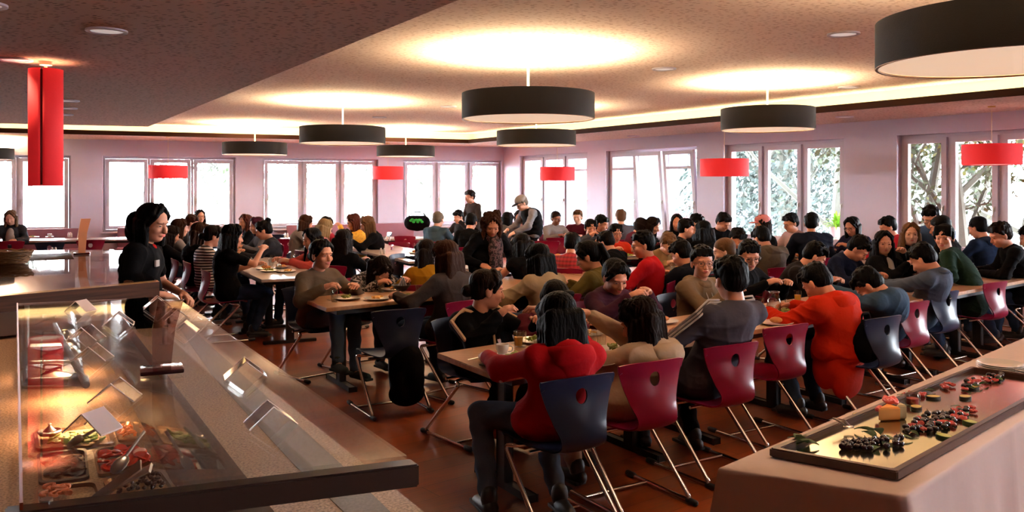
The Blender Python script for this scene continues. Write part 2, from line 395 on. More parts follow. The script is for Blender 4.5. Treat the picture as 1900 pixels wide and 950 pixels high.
for (x, y, h, w_, lab) in [(-1.75, 3.2, 0, 34, 'added downlight above the near serving counter, outside the picture'), (-2.9, 4.6, 0, 34, 'added downlight above the far end of the near counter'), (-3.9, 6.6, 0, 22, 'added downlight above the second counter'), (1.9, 3.1, 1, 26, 'added downlight above the white buffet table'), (3.3, 2.6, 1, 20, 'added downlight beyond the buffet table, outside the picture'), (.1, 2.6, 1, 8, 'added downlight above the aisle beside the near counter')]:  # extra downlights, added to brighten the counters, buffet and aisle
    z = H_C if h else H_S; downlight(V((x, y, 0)), lab, .25, z)
    l = bpy.data.lights.new('added_downlight_spot', 'SPOT'); l.energy = w_; l.color = (1, .66, .42); l.spot_size = R(95); l.spot_blend = .7; l.shadow_soft_size = .08
    lo = bpy.data.objects.new('added_downlight_spot', l); C.objects.link(lo); lo.location = (x, y, z - .03)
p = at(838, 248, H_C)
t = thing('smoke_detector', 'small round smoke detector on ceiling near the cove corner', 'smoke detector', (p.x, p.y, H_C))
bm = bmesh.new(); add_lathe(bm, [(0.07, 0), (0.07, -0.02), (0.05, -0.05), (0, -0.055)], 20); obj('housing', bm, M_PAINT, t)
bm = bmesh.new(); add_lathe(bm, [(0.085, 0), (0.085, -0.01), (0.07, -0.012)], 20); obj('base_plate', bm, M_PAINT, t)

# ---------------- drum lamps ----------------
M_SHADE = mat('dark_brown_fabric_shade', srgb(15, 10, 9), 0.9, var=0.1, vscale=60, bump=0.15, bscale=200)
M_SHADE_IN = mat('shade_lining', srgb(240, 225, 200), 0.8)
M_DIFF = emis('lamp_diffuser', (1.0, 0.70, 0.47), 0.36)
M_RODW = mat('cream_lamp_rod', srgb(235, 222, 190), 0.4)
def drum(cx, s, D, hb, ht, label):
    p = sp(cx, s); z0 = EYE + hb; z1 = EYE + ht; r = D / 2
    t = thing('drum_pendant_lamp', label, 'pendant lamp', (p.x, p.y, H_C), 0, 'dark drum lamps under the raised ceiling')
    a = z0 - H_C; b = z1 - H_C
    bm = bmesh.new(); add_lathe(bm, [(r, a), (r, b), (r - 0.006, b), (r - 0.006, a), (r, a)], 96); sh = obj('shade', bm, M_SHADE, t)
    bm = bmesh.new(); add_lathe(bm, [(r - 0.007, a + 0.004), (r - 0.007, b - 0.004)], 96); obj('lining', bm, M_SHADE_IN, sh)
    bm = bmesh.new(); add_lathe(bm, [(r - 0.012, a + 0.008), (0, a + 0.008)], 64); obj('diffuser', bm, M_DIFF, t)
    bm = bmesh.new(); add_lathe(bm, [(r - 0.001, a - 0.003), (r - 0.001, a + 0.006), (r - 0.015, a + 0.006), (r - 0.015, a - 0.003), (r - 0.001, a - 0.003)], 96); obj('rim', bm, mat('bronze_rim', srgb(120, 80, 50), 0.4, 0.6), t)
    bm = bmesh.new(); add_tube(bm, [(0, 0, -0.02), (0, 0, b - 0.05)], 0.011, 10)
    for k in range(3):
        q = 2 * math.pi * k / 3; add_tube(bm, [(0, 0, b - 0.05), (math.cos(q) * (r - 0.01), math.sin(q) * (r - 0.01), b - 0.05)], 0.004, 6)
    obj('rod', bm, M_RODW, t)
    bm = bmesh.new(); add_lathe(bm, [(0, 0), (0.055, 0), (0.055, -0.022), (0.012, -0.03), (0, -0.03)], 20); obj('ceiling_rose', bm, M_RODW, t)
    l = bpy.data.lights.new('lamp_light', 'AREA'); l.shape = 'DISK'; l.size = D * 0.85; l.energy = LAMP_W; l.color = (1.0, 0.74, 0.42)
    lo = bpy.data.objects.new('lamp_light', l); C.objects.link(lo); lo.parent = t; lo.location = (0, 0, b - 0.11); lo.rotation_euler = (math.pi, 0, 0)
    return t
for cx, w, D, hb, ht, lab in [(980, 246, 1.21, .615, .845, 'wide dark drum lamp above the middle of the room'), (636, 157, 1.21, .615, .845, 'dark drum lamp left of the middle, second from the room left'),
                   (473, 116, 1.21, .615, .845, 'dark drum lamp third from the middle on the left, above long hair diners'), (753, 107, 1.21, .627, .845, 'smallest dark drum lamp, farthest from the camera'),
                   (995, 147, 1.21, .627, .845, 'dark drum lamp hanging behind and below the wide middle one'), (1424, 169, 1.055, .655, .90, 'dark drum lamp in front of the right hand cove'),
                   (1868, 450, 1.21, .615, .845, 'very large dark drum lamp cut off by the top right corner'), (-38, 112, 1.21, .545, .768, 'dark drum lamp cut off by the left edge of the picture')]:
    drum(cx, w / D, D, hb, ht, lab)

# red lamps
def red_shade():
    m = bpy.data.materials.new('red_translucent_fabric'); m.use_nodes = True; nt = m.node_tree; N = nt.nodes; L = nt.links
    b = N['Principled BSDF']; b.inputs['Roughness'].default_value = 0.8
    n = N.new('ShaderNodeTexNoise'); n.inputs['Scale'].default_value = 120
    cr = N.new('ShaderNodeValToRGB'); cr.color_ramp.elements[0].color = (*srgb(180, 16, 28), 1); cr.color_ramp.elements[1].color = (*srgb(210, 34, 40), 1); L.new(n.outputs[0], cr.inputs[0]); L.new(cr.outputs[0], b.inputs['Base Color'])
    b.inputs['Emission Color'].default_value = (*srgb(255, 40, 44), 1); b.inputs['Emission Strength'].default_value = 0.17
    MATS['red_translucent_fabric'] = m; return m
M_RED = red_shade()
p = at(85, 114, H_S); s_ = FPX / p.y
t = thing('tube_pendant_lamp', 'tall red fabric tube lamp hanging from the dark dropped ceiling', 'pendant lamp', (p.x, p.y, H_S))
zt = EYE + (HY - 129) / s_ - H_S; zb = EYE + (HY - 345) / s_ - H_S; r = 29 / s_
bm = bmesh.new()
n = 40; g0 = -1.32
pts = [(r * math.cos(g0 + 0.08 + (2 * math.pi - 0.16) * i / n), r * math.sin(g0 + 0.08 + (2 * math.pi - 0.16) * i / n)) for i in range(n + 1)]
# overlapping edge folded inwards
pts = [(pts[0][0] * 0.86, pts[0][1] * 0.86)] + pts + [(pts[-1][0] * 0.86, pts[-1][1] * 0.86)]
a = [bm.verts.new((x, y, zt)) for x, y in pts]; b = [bm.verts.new((x, y, zb)) for x, y in pts]
for i in range(len(pts) - 1): bm.faces.new((a[i], a[i + 1], b[i + 1], b[i]))
sh = obj('shade', bm, M_RED, t, ang=60)
md = sh.modifiers.new('thick', 'SOLIDIFY'); md.thickness = 0.003
bm = bmesh.new(); add_tube(bm, [(math.cos(g0) * r * .9, math.sin(g0) * r * .9, zt - .01), (math.cos(g0) * r * .9, math.sin(g0) * r * .9, zb + .01)], r * .085, 8); obj('seam_bar', bm, mat('dark_red_seam', srgb(110, 10, 14), .7), t)
bm = bmesh.new(); add_lathe(bm, [(r - 0.006, zb + 0.01), (0, zb + 0.01)], 32); obj('diffuser', bm, emis('warm_diffuser', (1, .7, .5), 0.5), t)
bm = bmesh.new(); add_tube(bm, [(0, 0, -0.02), (0, 0, zt - 0.02)], 0.012, 10)
for k in range(3):
    q = 2 * math.pi * k / 3; add_tube(bm, [(0, 0, zt - 0.02), (math.cos(q) * (r - 0.004), math.sin(q) * (r - 0.004), zt - 0.02)], 0.003, 6)
obj('rod', bm, M_RODW, t)
bm = bmesh.new(); add_lathe(bm, [(0, 0), (0.045, 0), (0.045, -0.03), (0, -0.04)], 20); obj('ceiling_rose', bm, M_RODW, t)
l = bpy.data.lights.new('lamp_light', 'POINT'); l.energy = 5; l.color = (1, .62, .35); l.shadow_soft_size = 0.05
lo = bpy.data.objects.new('lamp_light', l); C.objects.link(lo); lo.parent = t; lo.location = (0, 0, zt - 0.06)
def red_drum(cx, s, w, ytop, ybot, label):
    p = sp(cx, s); z1 = EYE + (HY - ytop) / s - H_S; z0 = EYE + (HY - ybot) / s - H_S; r = w / 2 / s
    t = thing('red_drum_lamp', label, 'pendant lamp', (p.x, p.y, H_S), 0, 'red drum lamps in front of the windows')
    bm = bmesh.new(); add_lathe(bm, [(r, z0), (r, z1), (r - .004, z1), (r - .004, z0), (r, z0)], 64); obj('shade', bm, M_RED, t)
    bm = bmesh.new(); add_lathe(bm, [(r - .006, z0 + .01), (0, z0 + .01)], 48); obj('diffuser', bm, emis('pale_diffuser', (1, .86, .76), 0.4), t)
    bm = bmesh.new(); add_tube(bm, [(0, 0, -0.01), (0, 0, z1 - 0.01)], 0.004, 6); add_tube(bm, [(-r + .003, 0, z1 - .01), (r - .003, 0, z1 - .01)], 0.003, 6); obj('cable', bm, M_RODW, t)
    bm = bmesh.new(); add_lathe(bm, [(0, 0), (0.045, 0), (0.045, -0.015), (0, -0.02)], 20); obj('ceiling_rose', bm, mat('brass', srgb(190, 150, 70), 0.3, 0.8), t)
for a in [(312, 92, 68, 307, 331, 'red drum lamp before the second back window, leftmost of five'), (720, 81, 57, 309, 333, 'red drum lamp before the pier left of the standing man'), (1034, 88, 65, 310, 335, 'red drum lamp before the first window right of the corner'),
          (1344, 116, 88, 295, 327, 'red drum lamp at the pier right of the tilted windows'), (1840, 149, 100, 268, 306, 'red drum lamp nearest the right edge')]:
    red_drum(*a)

# upholstered bench along the back wall
M_BENCH = mat('bench_mauve_leather', srgb(150, 100, 116), 0.5, var=0.08)
M_BENCH_R = mat('bench_red_leather', srgb(120, 34, 52), 0.5, var=0.08)
def bench(x0, x1, label):
    a = wallpt(x0, 'L'); b = wallpt(x1, 'L'); d = (b - a).normalized(); n = norm_in(d); L_ = (b - a).length
    root = thing('upholstered_bench', label, 'bench', a + n * 0.03, math.atan2(d.y, d.x))
    sgn = -1
    k = max(1, round(L_ / 1.3)); w = L_ / k
    for i in range(k):
        bm = bmesh.new(); add_box(bm, (w * (i + .5), sgn * 0.09, 0.66), (w - 0.012, 0.13, 0.42), bevel=0.025); obj('backrest', bm, M_BENCH, root)
        bm = bmesh.new(); add_box(bm, (w * (i + .5), sgn * 0.32, 0.40), (w - 0.012, 0.52, 0.12), bevel=0.025); obj('seat_cushion', bm, M_BENCH, root)
    bm = bmesh.new(); add_box(bm, (L_ / 2, sgn * 0.3, 0.17), (L_, 0.46, 0.33)); obj('base', bm, M_BENCH_R, root)
bench(-200, 160, 'mauve padded bench under the first back window')
bench(218, 470, 'mauve padded bench behind the long haired diners')
bench(530, 765, 'pale mauve padded bench between the middle back windows')
# ---------------- outside ----------------
bm = bmesh.new(); add_prism(bm, [(-90, -30), (110, -30), (110, 150), (-90, 150)], -1.4, -1.3)
struct('ground_outside', bm, ramp_mat('lawn', 'noise', [(0.3, srgb(176, 176, 160)), (0.7, srgb(206, 204, 196))], 0.95, 0.6))
M_BARK = mat('pale_bark', srgb(52, 50, 42), 0.9, var=0.25, vscale=6, bump=0.5)
M_LEAFS = [mat('leaf_green', srgb(38, 50, 22), 0.7, var=0.35, vscale=2), mat('leaf_dark', srgb(30, 39, 33), 0.7, var=0.35, vscale=2), mat('leaf_yellow', srgb(72, 76, 24), 0.7, var=0.3, vscale=2)]
def tree(p, h, seed, label, leaf=None, dens=900, leafsize=0.16, spread=0.42, levels=4, cone=False):
    rnd = random.Random(seed); t = thing('tree', label, 'tree', (p[0], p[1], -1.3), 0, 'trees outside the windows')
    bm = bmesh.new(); tips = []
    def br(a, d, L, r, lv):
        pts = [a]; q = a; dd = d.copy()
        for i in range(4):
            dd = (dd + V((rnd.uniform(-1, 1), rnd.uniform(-1, 1), rnd.uniform(-.3, .6))) * 0.16).normalized(); q = q + dd * L / 4; pts.append(q)
        add_tube(bm, pts, r, 5 if lv else 8, radii=[r * (1 - 0.13 * i) for i in range(5)])
        tips.extend(pts[2:])
        if lv >= levels: return
        for k in range(rnd.randint(3, 4) if lv else 6):
            s = rnd.randint(1, 4); ax = V((rnd.uniform(-1, 1), rnd.uniform(-1, 1), rnd.uniform(0.0, 0.9))).normalized()
            br(pts[s], (dd * 0.45 + ax * 0.8).normalized(), L * rnd.uniform(0.5, 0.68), r * 0.5, lv + 1)
    br(V((0, 0, 0)), V((0, 0, 1)), h * 0.55, h * 0.018, 0)
    obj('trunk', bm, M_BARK, t)
    if leaf is not None:
        bm = bmesh.new()
        for i in range(dens):
            c = rnd.choice(tips) + V((rnd.gauss(0, .35), rnd.gauss(0, .35), rnd.gauss(0, .3)))
            if cone: # evergreen: fill a cone
                z = rnd.uniform(0.05, 1) ; rr = (1 - z) * h * 0.24 * math.sqrt(rnd.random()) + 0.1; a = rnd.uniform(0, 6.283); c = V((rr * math.cos(a), rr * math.sin(a), z * h - rr * 0.25))
            n = V((rnd.gauss(0, 1), rnd.gauss(0, 1), rnd.gauss(0, 1))).normalized(); u = n.orthogonal().normalized(); w = n.cross(u); s = leafsize * rnd.uniform(.6, 1.3)
            vs = [bm.verts.new(c + u * s), bm.verts.new(c + w * s * .5), bm.verts.new(c - u * s), bm.verts.new(c - w * s * .5)]; bm.faces.new(vs)
        obj('foliage', bm, M_LEAFS[leaf], t, smooth=False)
def outp(x, dist):  # a spot seen at column x at depth dist
    return ((x - 950) / FPX * dist, dist)
K = [(-30, 24, 8, None, 'bare tree outside the leftmost window'), (60, 34, 10, 0, 'pale leafy tree far outside the leftmost window'), (255, 26, 9, None, 'bare spreading tree outside the second back window'),
     (400, 27, 9, 0, 'green leafy tree outside the right casement of the second window'), (520, 30, 9, None, 'bare tree at left of the third back window'), (600, 27, 9, None, 'bare many branched tree in the third back window'),
     (665, 29, 9, None, 'bare tree at right of the third back window'), (790, 34, 10, None, 'thin bare tree outside the fourth back window'), (905, 30, 10, None, 'bare tree by the room corner outside'), (1040, 36, 10, 0, 'pale tree beyond the corner window on the right wall'),
     (1160, 33, 9, None, 'bare tree left of the building outside')]
for i, (x, d, h, lf, lab) in enumerate(K): tree(outp(x, d * 1.3 + 4), h * 1.3, 20 + i, lab, lf, 1500, 0.13)
K = [(1365, 24, 10, 1, True, 'dark evergreen at left of the plant window'), (1455, 22, 11, 1, True, 'tall blue green evergreen in the middle of the plant window'), (1535, 18, 9, 0, False, 'green bush tree behind the potted plant window'), (1600, 25, 11, 1, True, 'dark evergreen hidden behind the right pier'),
     (1715, 15, 8, 0, False, 'leafy tree in the left casement of the right window'), (1770, 19, 9, 2, False, 'tree with yellow green ivy in the right window'), (1800, 13.5, 8, 2, False, 'bare tangled tree close to the right window'), (1850, 17, 9, 2, False, 'yellow green tree at the middle of the right window'), (1905, 16, 9, 0, False, 'leafy tree at the right picture edge'), (1400, 30, 12, 0, False, 'pale tree behind the evergreens')]
for i, (x, d, h, lf, cone, lab) in enumerate(K): tree(outp(x, d * 1.25 + 5), h * 1.3, 60 + i, lab, lf, 9000 if cone else 6500, 0.13 if cone else 0.11, cone=cone)
# low building with tinted windows
p = outp(1255, 46); b_ = thing('building', 'pale building with turquoise and red panels beyond the tilted windows', 'building', (p[0], p[1], -1.3), R(-35))
bm = bmesh.new(); add_box(bm, (0, 0, 4.2), (15, 6, 8.4)); obj('wall', bm, mat('facade_white', srgb(96, 94, 98), 0.8), b_, smooth=False)
bm = bmesh.new(); add_box(bm, (0, 0, 8.5), (15.6, 6.6, 0.3)); obj('roof', bm, mat('roof_edge', srgb(80, 50, 50), 0.8), b_, smooth=False)
cs = [mat('panel_turquoise', srgb(50, 84, 90), 0.5), mat('panel_red', srgb(92, 44, 44), 0.6), mat('panel_grey', srgb(60, 66, 80), 0.4)]
for i in range(9):
    for j in range(3):
        bm = bmesh.new(); add_box(bm, (-6.4 + i * 1.6, -3.03, 1.6 + j * 2.4), (1.0, 0.08, 1.3)); obj('window', bm, cs[(i * 2 + j * 5) % 3 if (i + j) % 2 else 2], b_, smooth=False)
# ---------------- chairs ----------------
M_MAROON = mat('maroon_plastic', srgb(124, 14, 48), 0.3, var=0.05, spec=0.22)
M_BLUE = mat('navy_plastic', srgb(32, 40, 66), 0.3, var=0.05, spec=0.22)
def chair_shell():
    bm = bmesh.new()
    # profile (y, z, half width): seat front to back top
    key = [(0.215, .425, .185), (0.20, .448, .198), (0.10, .452, .205), (0, .446, .200), (-.10, .440, .176), (-.18, .438, .150), (-.235, .455, .136), (-.262, .495, .134), (-.262, .55, .146), (-.246, .61, .166), (-.232, .67, .188), (-.226, .73, .208), (-.232, .785, .226), (-.238, .812, .222)]
    P = []
    for i in range(len(key) - 1):
        for k in range(4):
            t = k / 4; a, b = key[i], key[i + 1]
            p0 = key[max(i - 1, 0)]; p3 = key[min(i + 2, len(key) - 1)]
            cr = lambda q: 0.5 * ((2 * a[q]) + (-p0[q] + b[q]) * t + (2 * p0[q] - 5 * a[q] + 4 * b[q] - p3[q]) * t * t + (-p0[q] + 3 * a[q] - 3 * b[q] + p3[q]) * t ** 3)
            P.append((cr(0), cr(1), cr(2)))
    P.append(key[-1]); NU = 20; g = []
    for j, (y, z, w) in enumerate(P):
        row = []
        for i in range(NU + 1):
            u = -1 + 2 * i / NU
            back = min(1, max(0, (z - 0.47) / 0.1)) if y < -0.1 else 0
            yy = y + back * 0.035 * (u * u) * 1.0; zz = z + (1 - back) * 0.012 * (u * u) - (0.012 * u ** 4 if j > len(P) - 3 else 0)
            row.append(bm.verts.new((u * w, yy, zz)))
        g.append(row)
    cz, rx, rz = 0.715, 0.034, 0.040
    for j in range(len(P) - 1):
        for i in range(NU):
            q = (g[j][i], g[j][i + 1], g[j + 1][i + 1], g[j + 1][i]); c = sum((v.co for v in q), V()) / 4
            if c.y < -0.15 and (c.x / rx) ** 2 + ((c.z - cz) / rz) ** 2 < 1: continue
            bm.faces.new(q)
    for v in list(bm.verts):
        if not v.link_faces: bm.verts.remove(v); continue
        if v.is_boundary and v.co.y < -0.15 and abs(v.co.z - cz) < 0.07 and abs(v.co.x) < 0.06:
            a = math.atan2((v.co.z - cz) / rz, v.co.x / rx); v.co.x = rx * math.cos(a) * 1.02; v.co.z = cz + rz * math.sin(a) * 1.02
    bmesh.ops.recalc_face_normals(bm, faces=bm.faces)
    bmesh.ops.solidify(bm, geom=bm.faces[:], thickness=0.009)
    return bm
ME_SHELL = None
def make_chair(label, m, loc, rz, group=None):
    """loc: floor point below the seat, rz: turns local +y into the sitter's forward"""
    global ME_SHELL
    t = thing('shell_chair', label, 'chair', loc, rz, group)
    if ME_SHELL is None:
        ME_SHELL = {}
        ME_SHELL['shell'] = finish(chair_shell(), 'seat_shell', True, 60)
        bm = bmesh.new()
        for s in (-1, 1):
            add_tube(bm, rounded([(s * .06, .05, .425), (s * .205, .06, .425), (s * .225, .13, .415), (s * .235, -.27, .017), (s * .235, .27, .014)], 0.05, 5), 0.0125, 10)
        add_tube(bm, [(-.235, .10, .016), (.235, .10, .016)], 0.010, 8); add_tube(bm, [(-.2, -.06, .42), (.2, -.06, .42)], 0.010, 8)
        ME_SHELL['frame'] = finish(bm, 'frame', True, 60)
        bm = bmesh.new(); add_cap(bm, (0, -0.028, 0.018), 0.0175, (0, 0.028, 0.018), 0.0175); ME_SHELL['foot'] = finish(bm, 'foot_cap')
        bm = bmesh.new(); add_lathe(bm, [(0, .004), (.006, .003), (.008, 0), (0, 0)], 10, (0, 0, 0), Matrix.Rotation(R(90), 4, 'X')); ME_SHELL['rivet'] = finish(bm, 'rivet')
        for k, m0 in (('shell', M_MAROON), ('frame', M_CHROME), ('foot', M_RUBBER), ('rivet', M_CHROME)): ME_SHELL[k].materials.append(m0)
    obj('seat_shell', ME_SHELL['shell'], m, t); obj('frame', ME_SHELL['frame'], M_CHROME, t)
    for s in (-1, 1):
        for y in (-.27, .25): obj('foot_cap', ME_SHELL['foot'], M_RUBBER, t, (s * .235, y, 0))
    obj('rivet', ME_SHELL['rivet'], M_CHROME, t, (0, -.226, .655))
    return t
def fwd(deg): return V((math.cos(R(deg)), math.sin(R(deg)), 0))
CHAIRS = []
def chair_at(p, yaw, m, label, group=None):
    CHAIRS.append((p[0], p[1])); return make_chair(label, m, (p[0], p[1], 0), R(yaw - 90), group)

# ---------------- tables ----------------
M_TOP = ramp_mat('beech_tabletop', 'noise', [(0.3, srgb(160, 116, 84)), (0.7, srgb(186, 142, 106))], 0.32, 3, (1.2, 16, 1), (0, 0, R(-41)), coat=0.2)
M_TOPW = ramp_mat('pale_laminate_tabletop', 'noise', [(0.3, srgb(190, 172, 164)), (0.7, srgb(210, 194, 186))], 0.25, 3, (1.2, 12, 1), coat=0.3)
M_EDGE = mat('tabletop_edge', srgb(140, 100, 72), 0.5)
M_DARKLEG = mat('dark_table_leg', srgb(20, 18, 20), 0.45)
TABLES = []
def table(P0, wv, lv, label, m=None, group=None, z=0.75):
    """top from corner P0 spanned by width wv and length lv"""
    wv = V((wv[0], wv[1], 0)); lv = V((lv[0], lv[1], 0)); P0 = V((P0[0], P0[1], 0)); c = P0 + wv / 2 + lv / 2
    t = thing('canteen_table', label, 'table', (c.x, c.y, 0), 0, group); TABLES.append((P0, wv, lv))
    q = [P0 - c, P0 + lv - c, P0 + lv + wv - c, P0 + wv - c]; g = 0.003
    q = [p * (1 - g / p.length) for p in q]
    bm = bmesh.new(); add_prism(bm, q, z - 0.032, z)
    bmesh.ops.bevel(bm, geom=bm.edges[:], offset=0.004, segments=2, affect='EDGES')
    obj('tabletop', bm, m or M_TOP, t, ang=30)
    bm = bmesh.new(); add_prism(bm, [p * 0.86 for p in q], z - 0.075, z - 0.033); obj('apron', bm, M_DARKLEG, t, smooth=False)
    ld = lv.normalized(); wd = wv.normalized()
    for sg in (-1, 1):
        k = ld * sg * lv.length * .33; bm = bmesh.new()
        add_box(bm, (0, 0, z / 2 - .04), (.09, .05, z - .08), rz=math.atan2(wd.y, wd.x), bevel=.006); leg = obj('leg', bm, M_DARKLEG, t, (k.x, k.y, 0))
        bm = bmesh.new(); add_box(bm, (0, 0, .018), (wv.length * .8, .06, .035), rz=math.atan2(wd.y, wd.x), bevel=.008); obj('foot', bm, M_DARKLEG, leg)
    return t
def on_table(p):
    for P0, w, l in TABLES:
        d = V((p[0], p[1], 0)) - P0; det = w.x * l.y - w.y * l.x
        a = (d.x * l.y - d.y * l.x) / det; b = (w.x * d.y - w.y * d.x) / det
        if 0.1 < a < 0.9 and 0.02 < b < 0.98: return True
    return False

# ---------------- people ----------------
import numpy as np
class Sdf:
    """a soft union of ellipsoids and tapered capsules, meshed as one closed skin"""
    def __init__(s, k=0.012): s.p = []; s.k = k
    def ell(s, c, r, M=None):
        Rm = np.eye(3) if M is None else np.array([[M[i][j] for j in range(3)] for i in range(3)], float)
        r = np.array([max(q, 1e-3) for q in r], float); ext = np.sqrt(((Rm * r) ** 2).sum(1)); c = np.array(c, float); s.p.append((0, c - ext, c + ext, c, r, Rm))
    def cap(s, a, ra, b, rb):
        a = np.array(a, float); b = np.array(b, float); lo = np.minimum(a - ra, b - rb); hi = np.maximum(a + ra, b + rb); s.p.append((1, lo, hi, a, ra, b, rb))
    def mesh(s, name, h, disp=None):
        pad = 3.0 * h + s.k; lo = np.min([q[1] for q in s.p], 0) - pad; hi = np.max([q[2] for q in s.p], 0) + pad
        n = np.ceil((hi - lo) / h).astype(int) + 1; F = np.full(n, pad, np.float32); X = [lo[i] + h * np.arange(n[i]) for i in range(3)]; k = s.k
        for q in s.p:
            i0 = np.maximum(((q[1] - pad - lo) / h).astype(int), 0); i1 = np.minimum(np.ceil((q[2] + pad - lo) / h).astype(int) + 1, n)
            gx = X[0][i0[0]:i1[0], None, None]; gy = X[1][None, i0[1]:i1[1], None]; gz = X[2][None, None, i0[2]:i1[2]]
            if q[0] == 0:
                c, r, Rm = q[3], q[4], q[5]; dx, dy, dz = gx - c[0], gy - c[1], gz - c[2]
                u = [(Rm[0, j] * dx + Rm[1, j] * dy + Rm[2, j] * dz) / r[j] for j in range(3)]
                k0 = np.sqrt(u[0] ** 2 + u[1] ** 2 + u[2] ** 2) + 1e-9; k1 = np.sqrt((u[0] / r[0]) ** 2 + (u[1] / r[1]) ** 2 + (u[2] / r[2]) ** 2) + 1e-9; d = k0 * (k0 - 1) / k1
            else:
                a, ra, b, rb = q[3:]; ab = b - a; L2 = ab.dot(ab) + 1e-12; dx, dy, dz = gx - a[0], gy - a[1], gz - a[2]
                t = np.clip((dx * ab[0] + dy * ab[1] + dz * ab[2]) / L2, 0, 1)
                d = np.sqrt((dx - t * ab[0]) ** 2 + (dy - t * ab[1]) ** 2 + (dz - t * ab[2]) ** 2) - (ra + (rb - ra) * t)
            G = F[i0[0]:i1[0], i0[1]:i1[1], i0[2]:i1[2]]
            kk = min(k, 0.9 * (min(q[4]) if q[0] == 0 else min(q[4], q[6])))
            w = np.maximum(kk - np.abs(G - d), 0) / kk
            G[...] = np.minimum(G, d) - w * w * kk * 0.25
        S = F < 0; nx, ny, nz = n
        cc = np.zeros((nx - 1, ny - 1, nz - 1), np.uint8)
        for i in (0, 1):
            for j in (0, 1):
                for l in (0, 1): cc += S[i:nx - 1 + i, j:ny - 1 + j, l:nz - 1 + l]
        act = np.argwhere((cc > 0) & (cc < 8)); idx = np.full((nx - 1, ny - 1, nz - 1), -1, np.int32); idx[act[:, 0], act[:, 1], act[:, 2]] = np.arange(len(act))
        P = np.zeros((len(act), 3)); W = np.zeros(len(act)); x, y, z = act.T
        for ax in range(3):
            o = [0, 1, 2]; o.remove(ax)
            for p in (0, 1):
                for q in (0, 1):
                    c0 = [0, 0, 0]; c0[o[0]] = p; c0[o[1]] = q; c1 = list(c0); c1[ax] = 1
                    f0 = F[x + c0[0], y + c0[1], z + c0[2]]; f1 = F[x + c1[0], y + c1[1], z + c1[2]]; m = (f0 < 0) != (f1 < 0)
                    t = np.where(m, f0 / np.where(m, f0 - f1, 1), 0); pt = np.tile(np.array(c0, float), (len(act), 1)); pt[:, ax] = t
                    P += pt * m[:, None]; W += m
        P = (act + P / np.maximum(W, 1)[:, None]) * h + lo
        Q = []
        for ax in range(3):
            o = [(ax + 1) % 3, (ax + 2) % 3]; s0 = [slice(None)] * 3; s1 = [slice(None)] * 3; s0[ax] = slice(0, n[ax] - 1); s1[ax] = slice(1, n[ax])
            e = np.argwhere(S[tuple(s0)] != S[tuple(s1)]); e = e[(e[:, o[0]] > 0) & (e[:, o[1]] > 0) & (e[:, o[0]] < n[o[0]] - 1) & (e[:, o[1]] < n[o[1]] - 1)]
            ins = S[e[:, 0], e[:, 1], e[:, 2]]
            def g(a, b):
                c = e.copy(); c[:, o[0]] -= a; c[:, o[1]] -= b; return idx[c[:, 0], c[:, 1], c[:, 2]]
            q = np.stack([g(1, 1), g(0, 1), g(0, 0), g(1, 0)], 1); q[~ins] = q[~ins][:, ::-1]; Q.append(q)
        Q = np.concatenate(Q).astype(np.int32)
        if disp is not None: # along the normal, from the faces
            fn = np.cross(P[Q[:, 2]] - P[Q[:, 0]], P[Q[:, 3]] - P[Q[:, 1]]); N_ = np.zeros_like(P)
            for j in range(4): np.add.at(N_, Q[:, j], fn)
            N_ /= np.linalg.norm(N_, axis=1)[:, None] + 1e-12; P = P + N_ * disp(P[:, 0], P[:, 1], P[:, 2])[:, None]
        me = bpy.data.meshes.new(name); me.vertices.add(len(P)); me.vertices.foreach_set('co', P.astype(np.float32).ravel())
        me.loops.add(Q.size); me.loops.foreach_set('vertex_index', Q.ravel()); me.polygons.add(len(Q)); me.polygons.foreach_set('loop_start', np.arange(0, Q.size, 4, dtype=np.int32))
        me.polygons.foreach_set('use_smooth', np.ones(len(Q), bool)); me.update(calc_edges=True); return me
_ell, _cap, _tube = add_ell, add_cap, add_tube
def add_ell(bm, c, r, M=None, u=12, v=8):
    if isinstance(bm, Sdf): bm.ell(c, r, M)
    else: _ell(bm, c, r, M, u, v)
def add_cap(bm, p0, r0, p1, r1, seg=10):
    if isinstance(bm, Sdf): bm.cap(p0, r0, p1, r1)
    else: _cap(bm, p0, r0, p1, r1, seg)
def add_tube(bm, pts, r, seg=8, closed=False, radii=None):
    if isinstance(bm, Sdf):
        n = len(pts)
        for i in range(n if closed else n - 1): bm.cap(pts[i], r, pts[(i + 1) % n], r)
    else: _tube(bm, pts, r, seg, closed, radii)
def remesh(bm, name, voxel, smooth=2, disp=None):
    return bm.mesh(name, voxel, disp)
def skin_mat(k):
    c = {'light': (226, 158, 128), 'pale': (236, 178, 152), 'mid': (206, 136, 104), 'dark': (160, 98, 72)}[k]
    m = mat('skin_' + k, [q * .68 for q in srgb(*c)], 0.5, spec=0.35, var=0.05, vscale=18)
    b = m.node_tree.nodes['Principled BSDF']; b.inputs['Subsurface Weight'].default_value = 0.0
    return m
HAIRC = {'black': (18, 14, 15), 'dark': (38, 24, 20), 'brown': (78, 46, 32), 'auburn': (104, 48, 34), 'lightbrown': (134, 96, 66), 'blonde': (196, 158, 108), 'grey': (150, 136, 122), 'purple': (84, 30, 50)}
def hair_mat(k):
    return mat('hair_' + k, [q * .4 for q in srgb(*HAIRC[k])], 0.55, spec=0.06, var=0.35, vscale=26, bump=0.6, bscale=14, stretch=(6, 6, 1))
M_EYE = mat('eye_dark', srgb(30, 20, 18), 0.25); M_LIP = mat('lips', srgb(176, 84, 76), 0.4)
M_SPEC = mat('spectacle_frame', srgb(26, 20, 20), 0.35)
